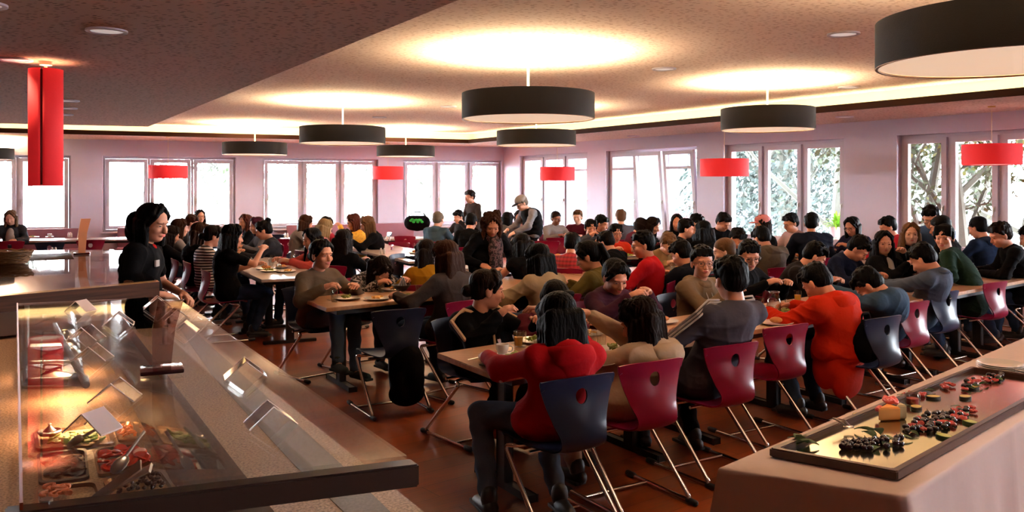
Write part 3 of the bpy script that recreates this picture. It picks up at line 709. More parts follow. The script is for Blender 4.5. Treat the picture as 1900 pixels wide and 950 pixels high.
M_JEANS = cloth(62, 80, 108); M_BLACK = cloth(20, 19, 22); M_SHOE_W = mat('white_shoe', srgb(150, 138, 132), 0.55); M_SHOE_B = mat('black_shoe', srgb(30, 28, 30), 0.5); M_BOOT = mat('tan_boot', srgb(166, 106, 70), 0.6); M_GREYJ = cloth(90, 90, 98)

def bez(a, b, c, t): return a * (1 - t) ** 2 + b * 2 * t * (1 - t) + c * t * t
def ik(S, W, l1, l2, pole):
    d = W - S; L = d.length; mx = (l1 + l2) * 0.985
    if L > mx: k = L / mx; l1 *= k; l2 *= k
    L = max(L, 0.06); a = (l1 * l1 - l2 * l2 + L * L) / (2 * L); h = math.sqrt(max(l1 * l1 - a * a, 1e-4)); u = d.normalized(); p = (pole - u * pole.dot(u)).normalized()
    return S + u * a + p * h
def hand(bm, W, d, up, side, curl=0.6, k=1.0):
    """palm from wrist W along d; up = back of the hand; side = +1 thumb towards cross(d, up)"""
    d = d.normalized(); up = (up - d * up.dot(d)).normalized(); x = d.cross(up).normalized() * side
    Mx = Matrix((( x.x, d.x, up.x), (x.y, d.y, up.y), (x.z, d.z, up.z))).to_4x4()
    add_ell(bm, W + d * 0.045 * k, (0.040 * k, 0.050 * k, 0.017 * k), Mx)
    add_cap(bm, W - d * .01, .024 * k, W + d * .03, .026 * k, 8)
    L = [0.036, 0.041, 0.038, 0.030]
    for i in range(4):
        b0 = W + d * (0.078 if i in (1, 2) else 0.07) * k + x * (0.029 - i * 0.0195) * k
        d1 = (d - up * curl * 0.8).normalized(); d2 = (d * (1 - curl) - up * (0.4 + curl)).normalized()
        b1 = b0 + d1 * L[i] * k; b2 = b1 + d2 * L[i] * 0.95 * k
        add_cap(bm, b0, .0098 * k, b1, .0088 * k, 8); add_cap(bm, b1, .0088 * k, b2, .0076 * k, 8)
    t0 = W + d * .022 * k + x * .030 * k; t1 = t0 + (d * .7 + x * .6 - up * .35).normalized() * .036 * k; t2 = t1 + (d * .95 - up * .5 + x * .05).normalized() * .03 * k
    add_cap(bm, t0, .013 * k, t1, .011 * k, 8); add_cap(bm, t1, .011 * k, t2, .0085 * k, 8)

NP = 0
def person(desc, hip, yaw, head, hpitch=20, hyaw=0, htilt=0, skin='light', hair=('short', 'black'), top=None, sleeve='long', legs=None, shoes=None, hands=None, stand=False,
           vox=0.011, hs=1.10, hood=None, glasses=False, collar=None, extra=None, female=False, seat=0.45, crossed=False, bulk=1.07, group=None, feet=None, armh=None):
    """hip: floor point (x, y) under the hips; head: world position of the crown of the head"""
    global NP; NP += 1
    rnd = random.Random(NP * 13 + 5)
    top = top or M_BLACK; legs = legs or M_JEANS; shoes = shoes or M_SHOE_B
    root = thing('person', desc, 'person', (hip[0], hip[1], 0), R(yaw - 90), group)
    f = fwd(yaw); r_ = V((f.y, -f.x, 0))
    def loc(p):  # world to local
        d = V((p[0] - hip[0], p[1] - hip[1], 0)); return V((d.dot(r_), d.dot(f), p[2] if len(p) > 2 else 0))
    crown = loc(head)
    RH = (Matrix.Rotation(R(hyaw), 3, 'Z') @ Matrix.Rotation(R(-hpitch), 3, 'X') @ Matrix.Rotation(R(htilt), 3, 'Y'))
    hc = crown - V((0, 0, 0.118 * hs)) - RH @ V((0, 0, 0.0)) 
    H = lambda x, y, z: hc + RH @ (V((x, y, z)) * hs)
    RH4 = RH.to_4x4()
    def hE(bm, c, r, u=14, v=10): add_ell(bm, H(*c), [q * hs for q in r], RH4, u, v)
    def hC(bm, a, ra, b, rb, seg=8): add_cap(bm, H(*a), ra * hs, H(*b), rb * hs, seg)
    neck = H(0, -0.035, -0.13) + V((0, -0.012, -0.018))
    hz = seat + 0.085 if not stand else 0.90
    hipc = V((0, 0, hz)); sw = (0.158 if female else 0.176) * bulk
    tilt = (neck - hipc); back = V((0, -1, 0))
    curve = 0.03 + 0.085 * min(1, max(0, tilt.y / 0.35))
    midp = hipc + tilt * 0.5 + V((0, -curve, 0.02)); chest = bez(hipc, midp * 2 - (hipc + neck) / 2, neck, 0.66)
    tdir = (neck - chest).normalized()
    Sh = {}
    for s in (-1, 1): Sh[s] = neck - tdir * 0.045 + V((s * sw, -0.005 + 0.02, -0.012 - 0.0))
    # arms
    if hands is None: hands = ((-0.17, 0.36, 0.80), (0.16, 0.36, 0.82))
    Wp = {}; El = {}
    for s, hp in zip((-1, 1), hands):
        W = V(hp); Wp[s] = W; El[s] = ik(Sh[s], W, 0.275 , 0.245, V((s * 0.75, -0.35, -0.75)))
    # legs
    Kn = {}; An = {}; To = {}
    for s in (-1, 1):
        if stand:
            Kn[s] = V((s * 0.10, 0.03, 0.48)); An[s] = V((s * 0.11, -0.03, 0.085)); To[s] = An[s] + V((s * 0.03, 0.15, -0.045))
        else:
            Kn[s] = V((s * 0.13, 0.40, seat + 0.07)); An[s] = V((s * 0.13, 0.40 - 0.16 * (1 if (NP + (s > 0)) % 3 else -0.3), 0.10)); To[s] = An[s] + V((s * 0.02, 0.14, -0.055))
            if feet and s in feet: Kn[s], An[s], To[s] = [V(q) for q in feet[s]]
    # ---- body: one continuous surface
    bm = Sdf(0.010)
    hE(bm, (0, -.012, .032), (.078, .095, .086)); hE(bm, (0, .022, -.03), (.062, .066, .086)); hE(bm, (0, .045, -.082), (.037, .036, .028)); hE(bm, (0, .0, -.065), (.056, .055, .05))
    hC(bm, (0, .083, .006), .008, (0, .101, -.030), .0125); hE(bm, (0, .074, .024), (.052, .018, .013)); hE(bm, (0, .099, -.036), (.017, .010, .009))
    for s in (-1, 1):
        hE(bm, (s * .036, .058, -.028), (.026, .026, .024)); hE(bm, (s * .079, -.006, -.012), (.010, .020, .031)); hE(bm, (s * .03, .068, .0), (.018, .014, .011))
    hE(bm, (0, .083, -.058), (.023, .012, .010))
    add_cap(bm, H(0, -0.025, -0.06), 0.056, neck + V((0, 0, -0.02)), 0.060, 12)
    def torso(bm, g):
        add_ell(bm, hipc, (0.165 * bulk + g, 0.125 + g, 0.11 + g)); n = 7
        for i in range(n + 1):
            t = i / n; p = bez(hipc, midp * 2 - (hipc + neck) / 2, neck - tdir * 0.07, t)
            wx = (0.155 - 0.02 * math.sin(t * 3.14) + 0.015 * t) * bulk; wy = 0.112 if t < .5 else 0.112 - 0.02 * (t - .5)
            if female: wx *= 0.92
            if t > 0.85: wx *= 0.86
            add_ell(bm, p, (wx + g, wy + g, 0.095))
        for s in (-1, 1):
            add_cap(bm, neck - tdir * 0.045 + V((s * .05, 0, 0)), 0.052 + g, Sh[s] - V((s * .02, 0, 0)), 0.052 + g, 10)
            add_ell(bm, chest + V((s * 0.07, 0.055 + (0.02 if female else 0), -0.01)), (0.075 + g, 0.06 + g, 0.07 + g))
    torso(bm, -0.012)
    for s in (-1, 1):
        add_cap(bm, Sh[s], .044, El[s], .036, 10); add_cap(bm, El[s], .037, Wp[s], .024, 10)
        d = (Wp[s] - El[s]).normalized()
        up = V((0, 0, 1)) + V((s * 0.5, 0, 0)) if abs(d.z) < 0.75 else V((s * .8, -0.6, 0))
        hand(bm, Wp[s], d + V((-s * .15, .1, -.05)), up, -s if True else s, 0.7 if not stand else .4, 1.05)
        add_cap(bm, hipc + V((s * .085, 0, 0)), .08, Kn[s], .052, 10); add_cap(bm, Kn[s], .052, An[s], .036, 10); add_cap(bm, An[s] - V((0, .02, .02)), .032, To[s], .024, 8)
    for sc in [vox]:
        me = remesh(bm, 'body', max(vox * 0.62, 0.0058), 1)
    body = obj('body', me, skin_mat(skin), root)
    # ---- top
    g = 0.014 if sleeve != 'puffy' else 0.03
    bm = Sdf(0.05); torso(bm, g)
    add_cap(bm, neck - tdir * .03 + V((0, -.01, 0)), .066, neck + V((0, -.012, -.012)), .060, 12)
    if not stand: add_ell(bm, hipc + V((0, -0.02, 0.02)), (0.175 * bulk + g, .135 + g, .115))
    for s in (-1, 1):
        if sleeve in ('long', 'puffy'):
            wr = El[s] + (Wp[s] - El[s]) * 0.93
            add_cap(bm, Sh[s], .050 + g, El[s], .046 + g * 1.1, 12); add_cap(bm, El[s], .047 + g * 1.1, wr, .033 + g * 0.9, 12)
            rnd2 = random.Random(NP)
            for q in range(5):  # folds
                t = rnd2.random(); a = El[s] + (wr - El[s]) * t * 0.5; add_ell(bm, a + V((rnd2.uniform(-1, 1), rnd2.uniform(-1, 1), rnd2.uniform(-1, 1))) * 0.012, (.044 + g, .044 + g, .02))
        else:
            k = {'short': 0.62, 'none': 0.12}[sleeve]; add_cap(bm, Sh[s], .050 + g, Sh[s] + (El[s] - Sh[s]) * k, .046 + g, 12)
    fx = NP * 1.7
    def fold(x, y, z):
        w = 2.2 * np.sin(z * 9 + fx + x * 5) + 1.5 * np.sin(y * 13 - z * 6 + fx * 2); r1 = 1 - np.abs(np.sin(z * 21 + x * 9 * np.sin(fx) + w)); r2 = 1 - np.abs(np.sin(x * 26 - z * 12 + y * 15 + w * 1.3))
        return 0.009 * r1 * r1 * (0.5 + 0.5 * np.sin(y * 12 + fx + z * 7)) + 0.007 * r2 * r2 * (0.5 + 0.5 * np.sin(x * 14 + z * 9)) - 0.004
    me = remesh(bm, 'top', vox * 0.9, 2, fold)
    tp = obj('top', me, top, root)
    # ---- trousers
    bm = Sdf(0.02)
    add_ell(bm, hipc + V((0, -0.005, -0.01)), (0.172 * bulk, 0.13, 0.105))
    for s in (-1, 1):
        add_cap(bm, hipc + V((s * .085, .02, 0)), .094, Kn[s], .067, 12); add_cap(bm, Kn[s], .067, An[s] + (Kn[s] - An[s]) * .08, .050, 12)
    me = remesh(bm, 'trousers', vox, 2, lambda x, y, z: 0.004 * np.sin(z * 50 + y * 30 + fx)); obj('trousers', me, legs, root)
    for s in (-1, 1):
        bm = bmesh.new(); add_cap(bm, An[s] + V((0, -.035, -.035)), .043, To[s] + V((0, 0, 0.005)), .036, 12); add_cap(bm, An[s] + V((0, -.01, .0)), .046, An[s] + V((0, -.01, .03)), .045, 12)
        add_box(bm, (An[s] + To[s]) / 2 + V((0, 0, -.034 - (0.028 if False else 0))), (.078, .26, .022), bevel=.008)
        for v in bm.verts: v.co.z = max(v.co.z, 0.003)
        obj('shoe', finish(bm, 'shoe'), shoes, root)
    # ---- face marks
    if vox < 0.0125:
        bm = bmesh.new()
        bm.free()
        for s in (-1, 1):
            bm = bmesh.new(); hE(bm, (s * .031, .0795, .001), (.0125, .0055, .0048), 10, 6); obj('eye', bm, M_EYE, root)
            bm = bmesh.new(); hC(bm, (s * .017, .089, .024), .0032, (s * .044, .079, .026), .0026, 6); obj('eyebrow', bm, hair_mat(hair[1] if hair[1] != 'blonde' else 'lightbrown'), root)
        bm = bmesh.new(); hE(bm, (0, .093, -.055), (.020, .0045, .0042), 10, 6); hE(bm, (0, .092, -.063), (.017, .005, .0045), 10, 6); obj('lips', bm, M_LIP, root)
    # ---- hair
    st, hcn = hair; rn = random.Random(NP * 7); bm = Sdf(0.008); hm = hair_mat(hcn)
    long_ = st in ('long', 'longfront', 'curly', 'wavy')
    if st != 'bald':
        hE(bm, (0, -.026, .047), (.087, .099, .084), 18, 12); hE(bm, (0, -.052, .0), (.079, .067, .076), 16, 10)
        for s in (-1, 1): hC(bm, (s * .079, .012, .05), .016, (s * .080, -.002, .012), .010)
    if st == 'short':
        for q in range(34):
            a = rn.uniform(0, 6.28); e = rn.uniform(.1, 1.4); c = (math.cos(a) * math.cos(e) * .078, -.02 + math.sin(a) * math.cos(e) * .092, .058 + math.sin(e) * .070)
            hC(bm, c, .017, (c[0] * 1.10 + rn.uniform(-.01, .01), c[1] * 1.05 + .018, c[2] + rn.uniform(-.004, .014)), .006)
        for q in range(7): x = -.05 + q * .0167; hC(bm, (x, .05, .098), .019, (x * 1.1 + rn.uniform(-.006, .006), .077, .062), .008)
    if st in ('fringe',):
        for q in range(9): x = -.064 + q * .016; hC(bm, (x * .9, .035, .102), .021, (x * 1.08, .080 - abs(x) * .25, .034 + rn.uniform(-.006, .008)), .009)
        for s in (-1, 1): hC(bm, (s * .078, .02, .05), .02, (s * .079, .012, -.005), .012)
    if st in ('crop',):
        hE(bm, (0, -.02, .05), (.084, .099, .078), 18, 12)
    if st in ('lowbun', 'pony', 'bun'): hE(bm, (0, .030, .090), (.066, .048, .034))
    if st in ('long', 'wavy', 'longfront', 'curly', 'pony', 'bun', 'bob', 'braid', 'lowbun'):
        for s in (-1, 1): # swept from a centre parting
            hC(bm, (s * .012, .05, .112), .016, (s * .060, .060, .060), .012); hC(bm, (s * .060, .060, .060), .014, (s * .079, .028, .0), .012)
            hC(bm, (s * .02, .02, .12), .02, (s * .070, .035, .07), .02)
    def hang(x0, y0, z0, L, r0, r1, out=0.0, bk=0.0):
        a = H(x0, y0, z0); n = 4; pts = [a]; fb = -0.10
        sh_z = neck.z - 0.05
        for i in range(1, n + 1):
            p = a + V((out * i / n, bk * i / n, -L * i / n)); pts.append(p)
        for i in range(n): add_cap(bm, pts[i], (r0 + (r1 - r0) * i / n) * hs, pts[i + 1], (r0 + (r1 - r0) * (i + 1) / n) * hs, 8)
    if st in ('long', 'wavy', 'curly', 'longfront'):
        L = {'long': .34, 'wavy': .33, 'curly': .24, 'longfront': .34}[st]
        bkk = -0.045 if hpitch < 45 else 0.0
        for q in range(8):
            x = -.066 + q * .0189; hang(x, -.085, -.01, L * rn.uniform(.88, 1.05) * (1 - abs(x) * 1.4), .036, .026, x * .45, bkk)
        for s in (-1, 1):
            for q in range(3): hang(s * .080, .02 - q * .034, -.0, L * (.62 if st != 'longfront' else .85) * rn.uniform(.9, 1.05), .021, .013, s * .012, (.03 if st == 'longfront' and q == 0 else -.02))
    if st == 'curly':
        for q in range(60):
            a = rn.uniform(0, 6.28); z = rn.uniform(-.2, .12); rr = .098 if z < .05 else .07; c = (math.cos(a) * rr, -.03 + math.sin(a) * rr * .9, z)
            if c[1] > .03 and abs(c[0]) < .075 and z < .085: continue
            hE(bm, c, (.026, .026, .026), 8, 6)
    if st == 'pony':
        hE(bm, (0, -.125, .045), (.026, .026, .026)); q0 = H(0, -.14, .045); add_cap(bm, q0, .026, q0 + V((0.01, -.05, -.10)), .032, 8); add_cap(bm, q0 + V((0.01, -.05, -.10)), .032, q0 + V((.0, -.03, -.27)), .014, 8)
    if st == 'bun': hE(bm, (0, -.10, .105), (.042, .04, .040))
    if st == 'lowbun': hE(bm, (0, -.125, -.02), (.042, .04, .040))
    if st == 'bob':
        for q in range(12):
            a = R(200 + q * 140 / 11 - 0) ; 
            for w in (0,):
                aa = R(165 + q * 210 / 11); c0 = (math.cos(aa) * .083, -.02 + math.sin(aa) * .085, .0); hang(*c0, .15, .026, .020, 0, 0)
    if st == 'braid':
        q0 = H(.03, -.11, -.02)
        for i in range(8): add_ell(bm, q0 + V((.014 * (-1) ** i + .012 * i, -.03 - .004 * i, -.045 * i)), (.030 - .0018 * i, .026, .030))
    if st != 'bald':
        ax = hc.copy()
        amp = {'curly': .010, 'wavy': .005, 'long': .0026, 'longfront': .0026, 'short': .0016, 'crop': .0006, 'fringe': .0016}.get(st, .0018)
        def strand(x, y, z):
            a = np.arctan2(x - ax.x, -(y - ax.y))
            w = 1.6 * np.sin(z * 17 + fx) + 1.2 * np.sin(z * 41 + a * 3); return amp * (np.sin(a * 19 + w) * .5 + np.sin(a * 43 + 2.3 * w + fx) * .35 + np.sin(a * 83 + z * 60) * .35)
        me = remesh(bm, 'hair', max(vox * .72, .0062), 1, strand); obj('hair', me, hm, root)
    else: bm.free()
    # ---- extras
    if hood is not None:
        bm = Sdf(0.02)
        if hood == 'down':
            add_tube(bm, [neck + V((math.cos(a) * .098, -0.02 + math.sin(a) * .088, -.018 + (-.02 if math.sin(a) > 0 else .012) * abs(math.sin(a)))) for a in [i * 6.283 / 20 for i in range(20)]], .034, 10, closed=True)
            add_ell(bm, neck + V((0, -.10, -.035)), (.12, .05, .065)); add_ell(bm, neck + V((0, -.10, -.09)), (.085, .04, .08))
        me = remesh(bm, 'hood', vox * .9, 3, fold); obj('hood', me, top, root)
    if collar is not None:
        bm = bmesh.new(); pts = [neck + V((math.cos(a) * .074, -0.012 + math.sin(a) * .070, .0 + (-.02 if math.sin(a) > 0 else .015) * abs(math.sin(a)))) for a in [i * 6.283 / 24 for i in range(24)]]
        add_tube(bm, pts, .016, 8, closed=True); obj('collar', bm, collar, root)
    if glasses:
        bm = bmesh.new()
        for s in (-1, 1):
            pts = [H(s * .033 + math.cos(a) * .024, .096 - abs(math.cos(a)) * .002, .0 + math.sin(a) * .018) for a in [i * 6.283 / 16 for i in range(16)]]; add_tube(bm, pts, .0020 * hs, 6, closed=True)
            add_tube(bm, [H(s * .057, .094, .006), H(s * .080, .06, .008), H(s * .084, -.01, .0)], .0018, 6)
        add_tube(bm, [H(-.010, .098, .004), H(.010, .098, .004)], .0020, 6); obj('glasses', bm, M_SPEC, root)
    if extra: extra(root, dict(H=H, neck=neck, Sh=Sh, El=El, Wp=Wp, hipc=hipc, chest=chest, vox=vox, RH4=RH4, hs=hs, rnd=rn, midp=midp, tdir=tdir))
    return root
# ---------------- tables in the room ----------------
A0 = at(928, 700, .75); A1 = at(810, 655, .75); dA = (at(1468, 600, .75) - A0); dA.z = 0; dA.normalize(); wA = A1 - A0
YA = math.degrees(math.atan2(dA.y, dA.x)) + 90      # facing away across row A
names = ['nearest wooden canteen table with red hooded diner at its end', 'wooden canteen table in front row between cream and grey jackets', 'wooden canteen table in front row by the orange jacket', 'wooden canteen table in front row by the denim jacket', 'last wooden canteen table of front row at right edge']
for i in range(5): table(A0 + dA * 1.65 * i, wA, dA * 1.645, names[i], group='front row of canteen tables')
B0 = at(605, 572, .75); B1 = at(555, 552, .75); dB = V((math.cos(R(40)), math.sin(R(40)), 0))
names = ['wooden canteen table with crossed leg girl at its left end', 'wooden canteen table of middle row behind the knit sweater', 'wooden canteen table of middle row beside red sweatshirt', 'wooden canteen table of middle row behind short haired boys']
for i in range(4): table(B0 + dB * 1.65 * i, B1 - B0, dB * 1.645, names[i], group='middle row of canteen tables')
YB = 130
C0 = at(485, 519, .75); dC = (at(455, 505, .75) - C0); dC.z = 0; dC.normalize(); wC = V((.72, .34, 0))
for i in range(3): table(C0 + dC * 1.65 * i, wC * .92, dC * 1.645, ['wooden canteen table at front of the left block, near long haired girls', 'wooden canteen table second in the left block', 'wooden canteen table at back of the left block near windows'][i], M_TOPW, group='left block of canteen tables')
D0 = at(758, 485, .75)
for i in range(2): table(D0 + V((-.46, .88, 0)) * 1.85 * i, (.78, .40), V((-.46, .88, 0)) * 1.845, ['long pale empty table behind the mustard jacket, near half', 'long pale empty table behind the mustard jacket, far half'][i], M_TOPW)
D2 = at(846, 500, .75); table(D2, (.78, .40), (-1.0, 1.9), 'pale table left of the standing curly haired woman', M_TOPW)
def ftab(x, y, l, w, label): table(at(x, y, .75), V((w[0], w[1], 0)) * .9, V((l[0], l[1], 0)) * .9, label, M_TOPW)
ftab(525, 445, (2.1, .72), (-.28, .75), 'white table in front of the pale bench at the back windows')
ftab(690, 444, (2.2, .62), (-.24, .75), 'white table right of the yellow top, by the back windows')
ftab(-30, 448, (3.2, .95), (-.24, .72), 'white table by first window laid for the grey haired woman')
ftab(52, 474, (1.7, .5), (-.22, .72), 'white table with cruets behind second serving counter')
ftab(985, 436, (1.9, -1.3), (.45, .68), 'white table before the glasses hoodie boy')
ftab(1010, 480, (1.5, .3), (-.15, .78), 'white table behind the red plaid shirt')
ftab(1110, 478, (1.6, .9), (-.4, .70), 'table with food before the red hooded boy')
ftab(1250, 452, (.95, -1.37), (-.67, -.47), 'table by the tilted windows among dark haired girls')
ftab(1500, 474, (.95, -1.37), (-.67, -.47), 'white table beside the potted plant')
ftab(1690, 492, (.8, -1.16), (-.6, -.42), 'table behind the blonde woman by the right window')

# ---------------- crowd ----------------
def striped(name, c1, c2, scale, d='Z'):
    return ramp_mat(name, 'wave', [(0.42, c1), (0.5, c2)], 0.85, scale, interp='CONSTANT', dir=d)
def plaid(name, c1, c2, c3):
    if name in MATS: return MATS[name]
    m = bpy.data.materials.new(name); m.use_nodes = True; nt = m.node_tree; N = nt.nodes; L = nt.links; b = N['Principled BSDF']; b.inputs['Roughness'].default_value = .85
    tc = N.new('ShaderNodeTexCoord'); prev = None
    for k, (d, sc) in enumerate((('X', 7), ('Z', 7))):
        w = N.new('ShaderNodeTexWave'); w.bands_direction = d; w.inputs['Scale'].default_value = sc; L.new(tc.outputs['Object'], w.inputs['Vector'])
        cr = N.new('ShaderNodeValToRGB'); cr.color_ramp.interpolation = 'CONSTANT'; cr.color_ramp.elements[0].color = (*c1, 1); cr.color_ramp.elements[1].position = .55; cr.color_ramp.elements[1].color = (*(c2 if k else c3), 1); L.new(w.outputs[0], cr.inputs[0])
        if prev is None: prev = cr
        else:
            mx = N.new('ShaderNodeMix'); mx.data_type = 'RGBA'; mx.inputs[0].default_value = .5; L.new(prev.outputs[0], mx.inputs[6]); L.new(cr.outputs[0], mx.inputs[7]); L.new(mx.outputs[2], b.inputs['Base Color'])
    MATS[name] = m; return m
K_BLACK = M_BLACK; K_NAVY = cloth(30, 36, 58); K_GREY = cloth(110, 108, 112); K_LGREY = cloth(168, 160, 158); K_RED = cloth(206, 30, 40); K_ORANGE = cloth(226, 52, 26); K_CREAM = cloth(214, 188, 160)
K_PURPLE = cloth(78, 40, 58); K_TAUPE = cloth(120, 104, 88); K_OLIVE = cloth(112, 96, 48); K_MUST = cloth(190, 136, 34); K_DENIM = cloth(96, 108, 130); K_STEEL = cloth(70, 96, 124); K_GREEN = cloth(36, 58, 46); K_TAN = cloth(176, 144, 100)
K_BROWNG = cloth(84, 74, 72); K_PINK = cloth(232, 150, 160); K_YEL = cloth(226, 178, 60); K_WHITE = cloth(226, 216, 214); K_MAR = cloth(96, 30, 46); K_JKB = cloth(78, 104, 124); K_CHAR = cloth(52, 52, 58); K_SAND = cloth(146, 122, 96); K_KNIT = cloth(204, 178, 140)
SEATS = []
def pp(short, long_, x, y, z, yaw, lean=.12, side=0.0, hip=None, chair='M', vox=.013, plate=None, cy=None, **kw):
    z = EYE - (1.85 - z) / 1.1; s = (y - HY) / (EYE - z); h = sp(x, s, z); f = fwd(yaw); r = V((f.y, -f.x, 0))
    hp = sp(hip[0], hip[1]) if hip else h - f * lean - r * side
    o = person(long_, (hp.x, hp.y), yaw, h, vox=vox, **kw)
    if chair:
        m = {'M': M_MAROON, 'B': M_BLUE}[chair]
        cf = fwd(yaw if cy is None else cy) * .055; chair_at((hp.x - cf.x, hp.y - cf.y), yaw if cy is None else cy, m, ('maroon' if chair == 'M' else 'navy blue') + ' plastic shell chair under the ' + short, 'shell chairs')
    SEATS.append((short, V((hp.x, hp.y, 0)), f, r, plate, x, y))
    return o
def chair_px(cx, ytop, yaw, c, label):
    s = (ytop - HY) / .93; b = sp(cx, s); p = b + fwd(yaw) * .22
    return chair_at((p.x, p.y), yaw, {'M': M_MAROON, 'B': M_BLUE}[c], label, 'shell chairs')
# --- front row, backs to the camera
def cpos(cx, yt, yaw=YA, f=.24):
    s = (yt - HY) / .93; b = sp(cx, s); p = b + fwd(yaw) * f; s2 = FPX / p.y; return (950 + p.x * s2, s2)
VN = .0095
def longcoat(col):
    def f(root, d):
        bm = Sdf(0.02); h = d['hipc']; add_ell(bm, h + V((0, -.04, -.0)), (.205, .15, .13)); add_ell(bm, h + V((0, -.10, -.12)), (.19, .055, .17)); add_ell(bm, h + V((0, -.09, -.22)), (.19, .045, .12)); 
        for s in (-1, 1): add_ell(bm, h + V((s * .17, -.01, -.10)), (.035, .10, .16))
        obj('coat_skirt', remesh(bm, 'coat_skirt', .012, 3), col, root)
    return f
pp('red hooded diner', 'person in a bright red hooded sweatshirt with long black hair, seen from behind', 1035, 548, 1.22, YA - 18, cy=YA - 8, hip=cpos(1078, 690), chair='B', vox=VN, hpitch=28, hair=('long', 'black'), top=K_RED, hood='down', legs=cloth(96, 112, 138), female=True, hands=((-.20, .40, .80), (.13, .30, 1.02)), plate=1,
   feet={-1: ((-.26, .34, .50), (-.30, .10, .12), (-.30, .26, .05)), 1: ((.10, .40, .50), (.08, .05, .10), (.08, -.08, .05))})
pp('cream hooded diner', 'person in cream hoodie with dark braided hair leaning left at the table', 1186, 556, 1.13, YA - 4, cy=YA - 8, hip=cpos(1212, 662), vox=VN, hpitch=25, hyaw=28, hair=('wavy', 'dark'), top=K_CREAM, hood='down', legs=K_CREAM, female=True, hands=((-.22, .34, .82), (.02, .28, .98)), plate=1)
def sleeve_stripes(root, d):
    for k in (-1, 0, 1):
        for s in (-1, 1):
            bm = bmesh.new()
            S, E = d['Sh'][s], d['El'][s]; n0 = d['neck'] + V((s * .06, 0, -.02)); ax = (E - S).normalized(); out = V((s, -.15, .25)); out = (out - ax * out.dot(ax)).normalized(); sd = ax.cross(out)
            pts = [S + V((-s * .10, 0, .080)) + sd * k * .022, S + V((-s * .02, 0, .084)) + sd * k * .022] + [S + (E - S) * t + out * (.082 - .008 * t) + sd * k * .021 for t in (.12, .3, .5, .7, .9, 1.0)]
            for a, b in zip(pts, pts[1:]): add_cap(bm, a, .0065, b, .0065, 6)
            obj('sleeve_stripe', bm, K_WHITE, root)
pp('grey striped track jacket', 'person in grey track jacket with three white sleeve stripes, short black hair, back turned', 1355, 480, 1.36, YA - 14, cy=YA - 8, hip=cpos(1360, 632), vox=VN, hpitch=8, hyaw=-10, hair=('short', 'black'), top=cloth(92, 88, 100), legs=K_BLACK, extra=sleeve_stripes, hands=((-.24, .20, .80), (.15, .34, .80)), plate=0)
chair_px(1462, 600, YA - 8, 'M', 'empty maroon plastic shell chair left of the orange jacket, front row')
pp('orange hooded jacket', 'person in bright orange red hooded raincoat bent over the table, back turned', 1515, 493, 1.20, YA - 2, hip=(1552, 251), chair=None, vox=VN, hpitch=42, hair=('short', 'black'), top=K_ORANGE, sleeve='puffy', hood='down', extra=longcoat(K_ORANGE), bulk=1.12, hands=((-.24, .42, .79), (.14, .46, .80)), plate=1)
cp = sp(1592, 249); chair_at((cp.x, cp.y), YA - 6, M_BLUE, 'navy blue plastic shell chair behind the orange hooded jacket', 'shell chairs')
pp('blue sweater diner', 'person in steel blue sweater with head bowed low over the table, resting on arm', 1612, 500, 1.12, YA + 2, cy=YA - 6, hip=cpos(1694, 556), vox=VN, hpitch=55, hyaw=15, hair=('short', 'black'), top=K_STEEL, hands=((-.20, .42, .79), (.0, .52, .84)), bulk=1.08, plate=1)
def patches(root, d):
    bm = bmesh.new(); c = d['midp']; rn = d['rnd']
    for q in range(22): add_ell(bm, c + V((-.07 + rn.gauss(0, .022), -.132 + rn.uniform(-.004, .004), .10 + rn.gauss(0, .022))), (.013, .012, .012), None, 8, 6)
    for q in range(9): add_ell(bm, c + V((-.03 + q * .017, -.130 - .0, .155 + .004 * math.sin(q * 2))), (.008, .010, .014), None, 8, 6)
    obj('embroidery', bm, mat('embroidery_orange', srgb(176, 116, 70), .8), root)
    bm = bmesh.new(); add_ell(bm, c + V((.075, -.122, -.03)), (.042, .02, .062)); obj('patch', bm, M_BLACK, root)
    bm = bmesh.new()
    for s in (-1, 1): add_ell(bm, c + V((.075 + s * .014, -.141, -.035)), (.009, .005, .006), None, 8, 6)
    obj('patch_mark', bm, K_WHITE, root)
pp('faded denim jacket', 'person in faded denim jacket with orange embroidery and black patch on the back', 1712, 455, 1.27, YA + 4, cy=YA - 6, hip=cpos(1752, 537), chair='B', vox=VN, hpitch=38, hair=('short', 'black'), top=K_DENIM, collar=K_DENIM, extra=patches, bulk=1.12, hands=((-.26, .40, .80), (.12, .44, .80)), plate=1)
pp('dark green varsity jacket', 'person in dark green jacket with striped collar looking back over shoulder at the camera', 1752, 418, 1.40, YA + 22, cy=YA - 6, hip=(1798, 183), vox=VN, hpitch=8, hyaw=78, hair=('fringe', 'black'), top=K_GREEN, collar=striped('collar_stripes', srgb(30, 46, 40), srgb(220, 214, 204), 14), bulk=1.1, hands=((-.24, .36, .80), (.14, .36, .80)), plate=0)
pp('black sweater diner', 'person in black sweater with brown cropped hair seated at right edge, facing left', 1856, 415, 1.40, YA + 35, hip=(1884, 167), chair='B', vox=VN, hpitch=22, hyaw=10, hair=('short', 'dark'), top=K_BLACK, bulk=1.1, hands=((-.2, .40, .80), (.14, .36, .80)))
pp('grey sleeve at edge', 'person half cut off by the right picture edge, dark clothing', 1912, 420, 1.36, YA + 20, chair='B', vox=.013, hair=('short', 'black'), top=K_CHAR)
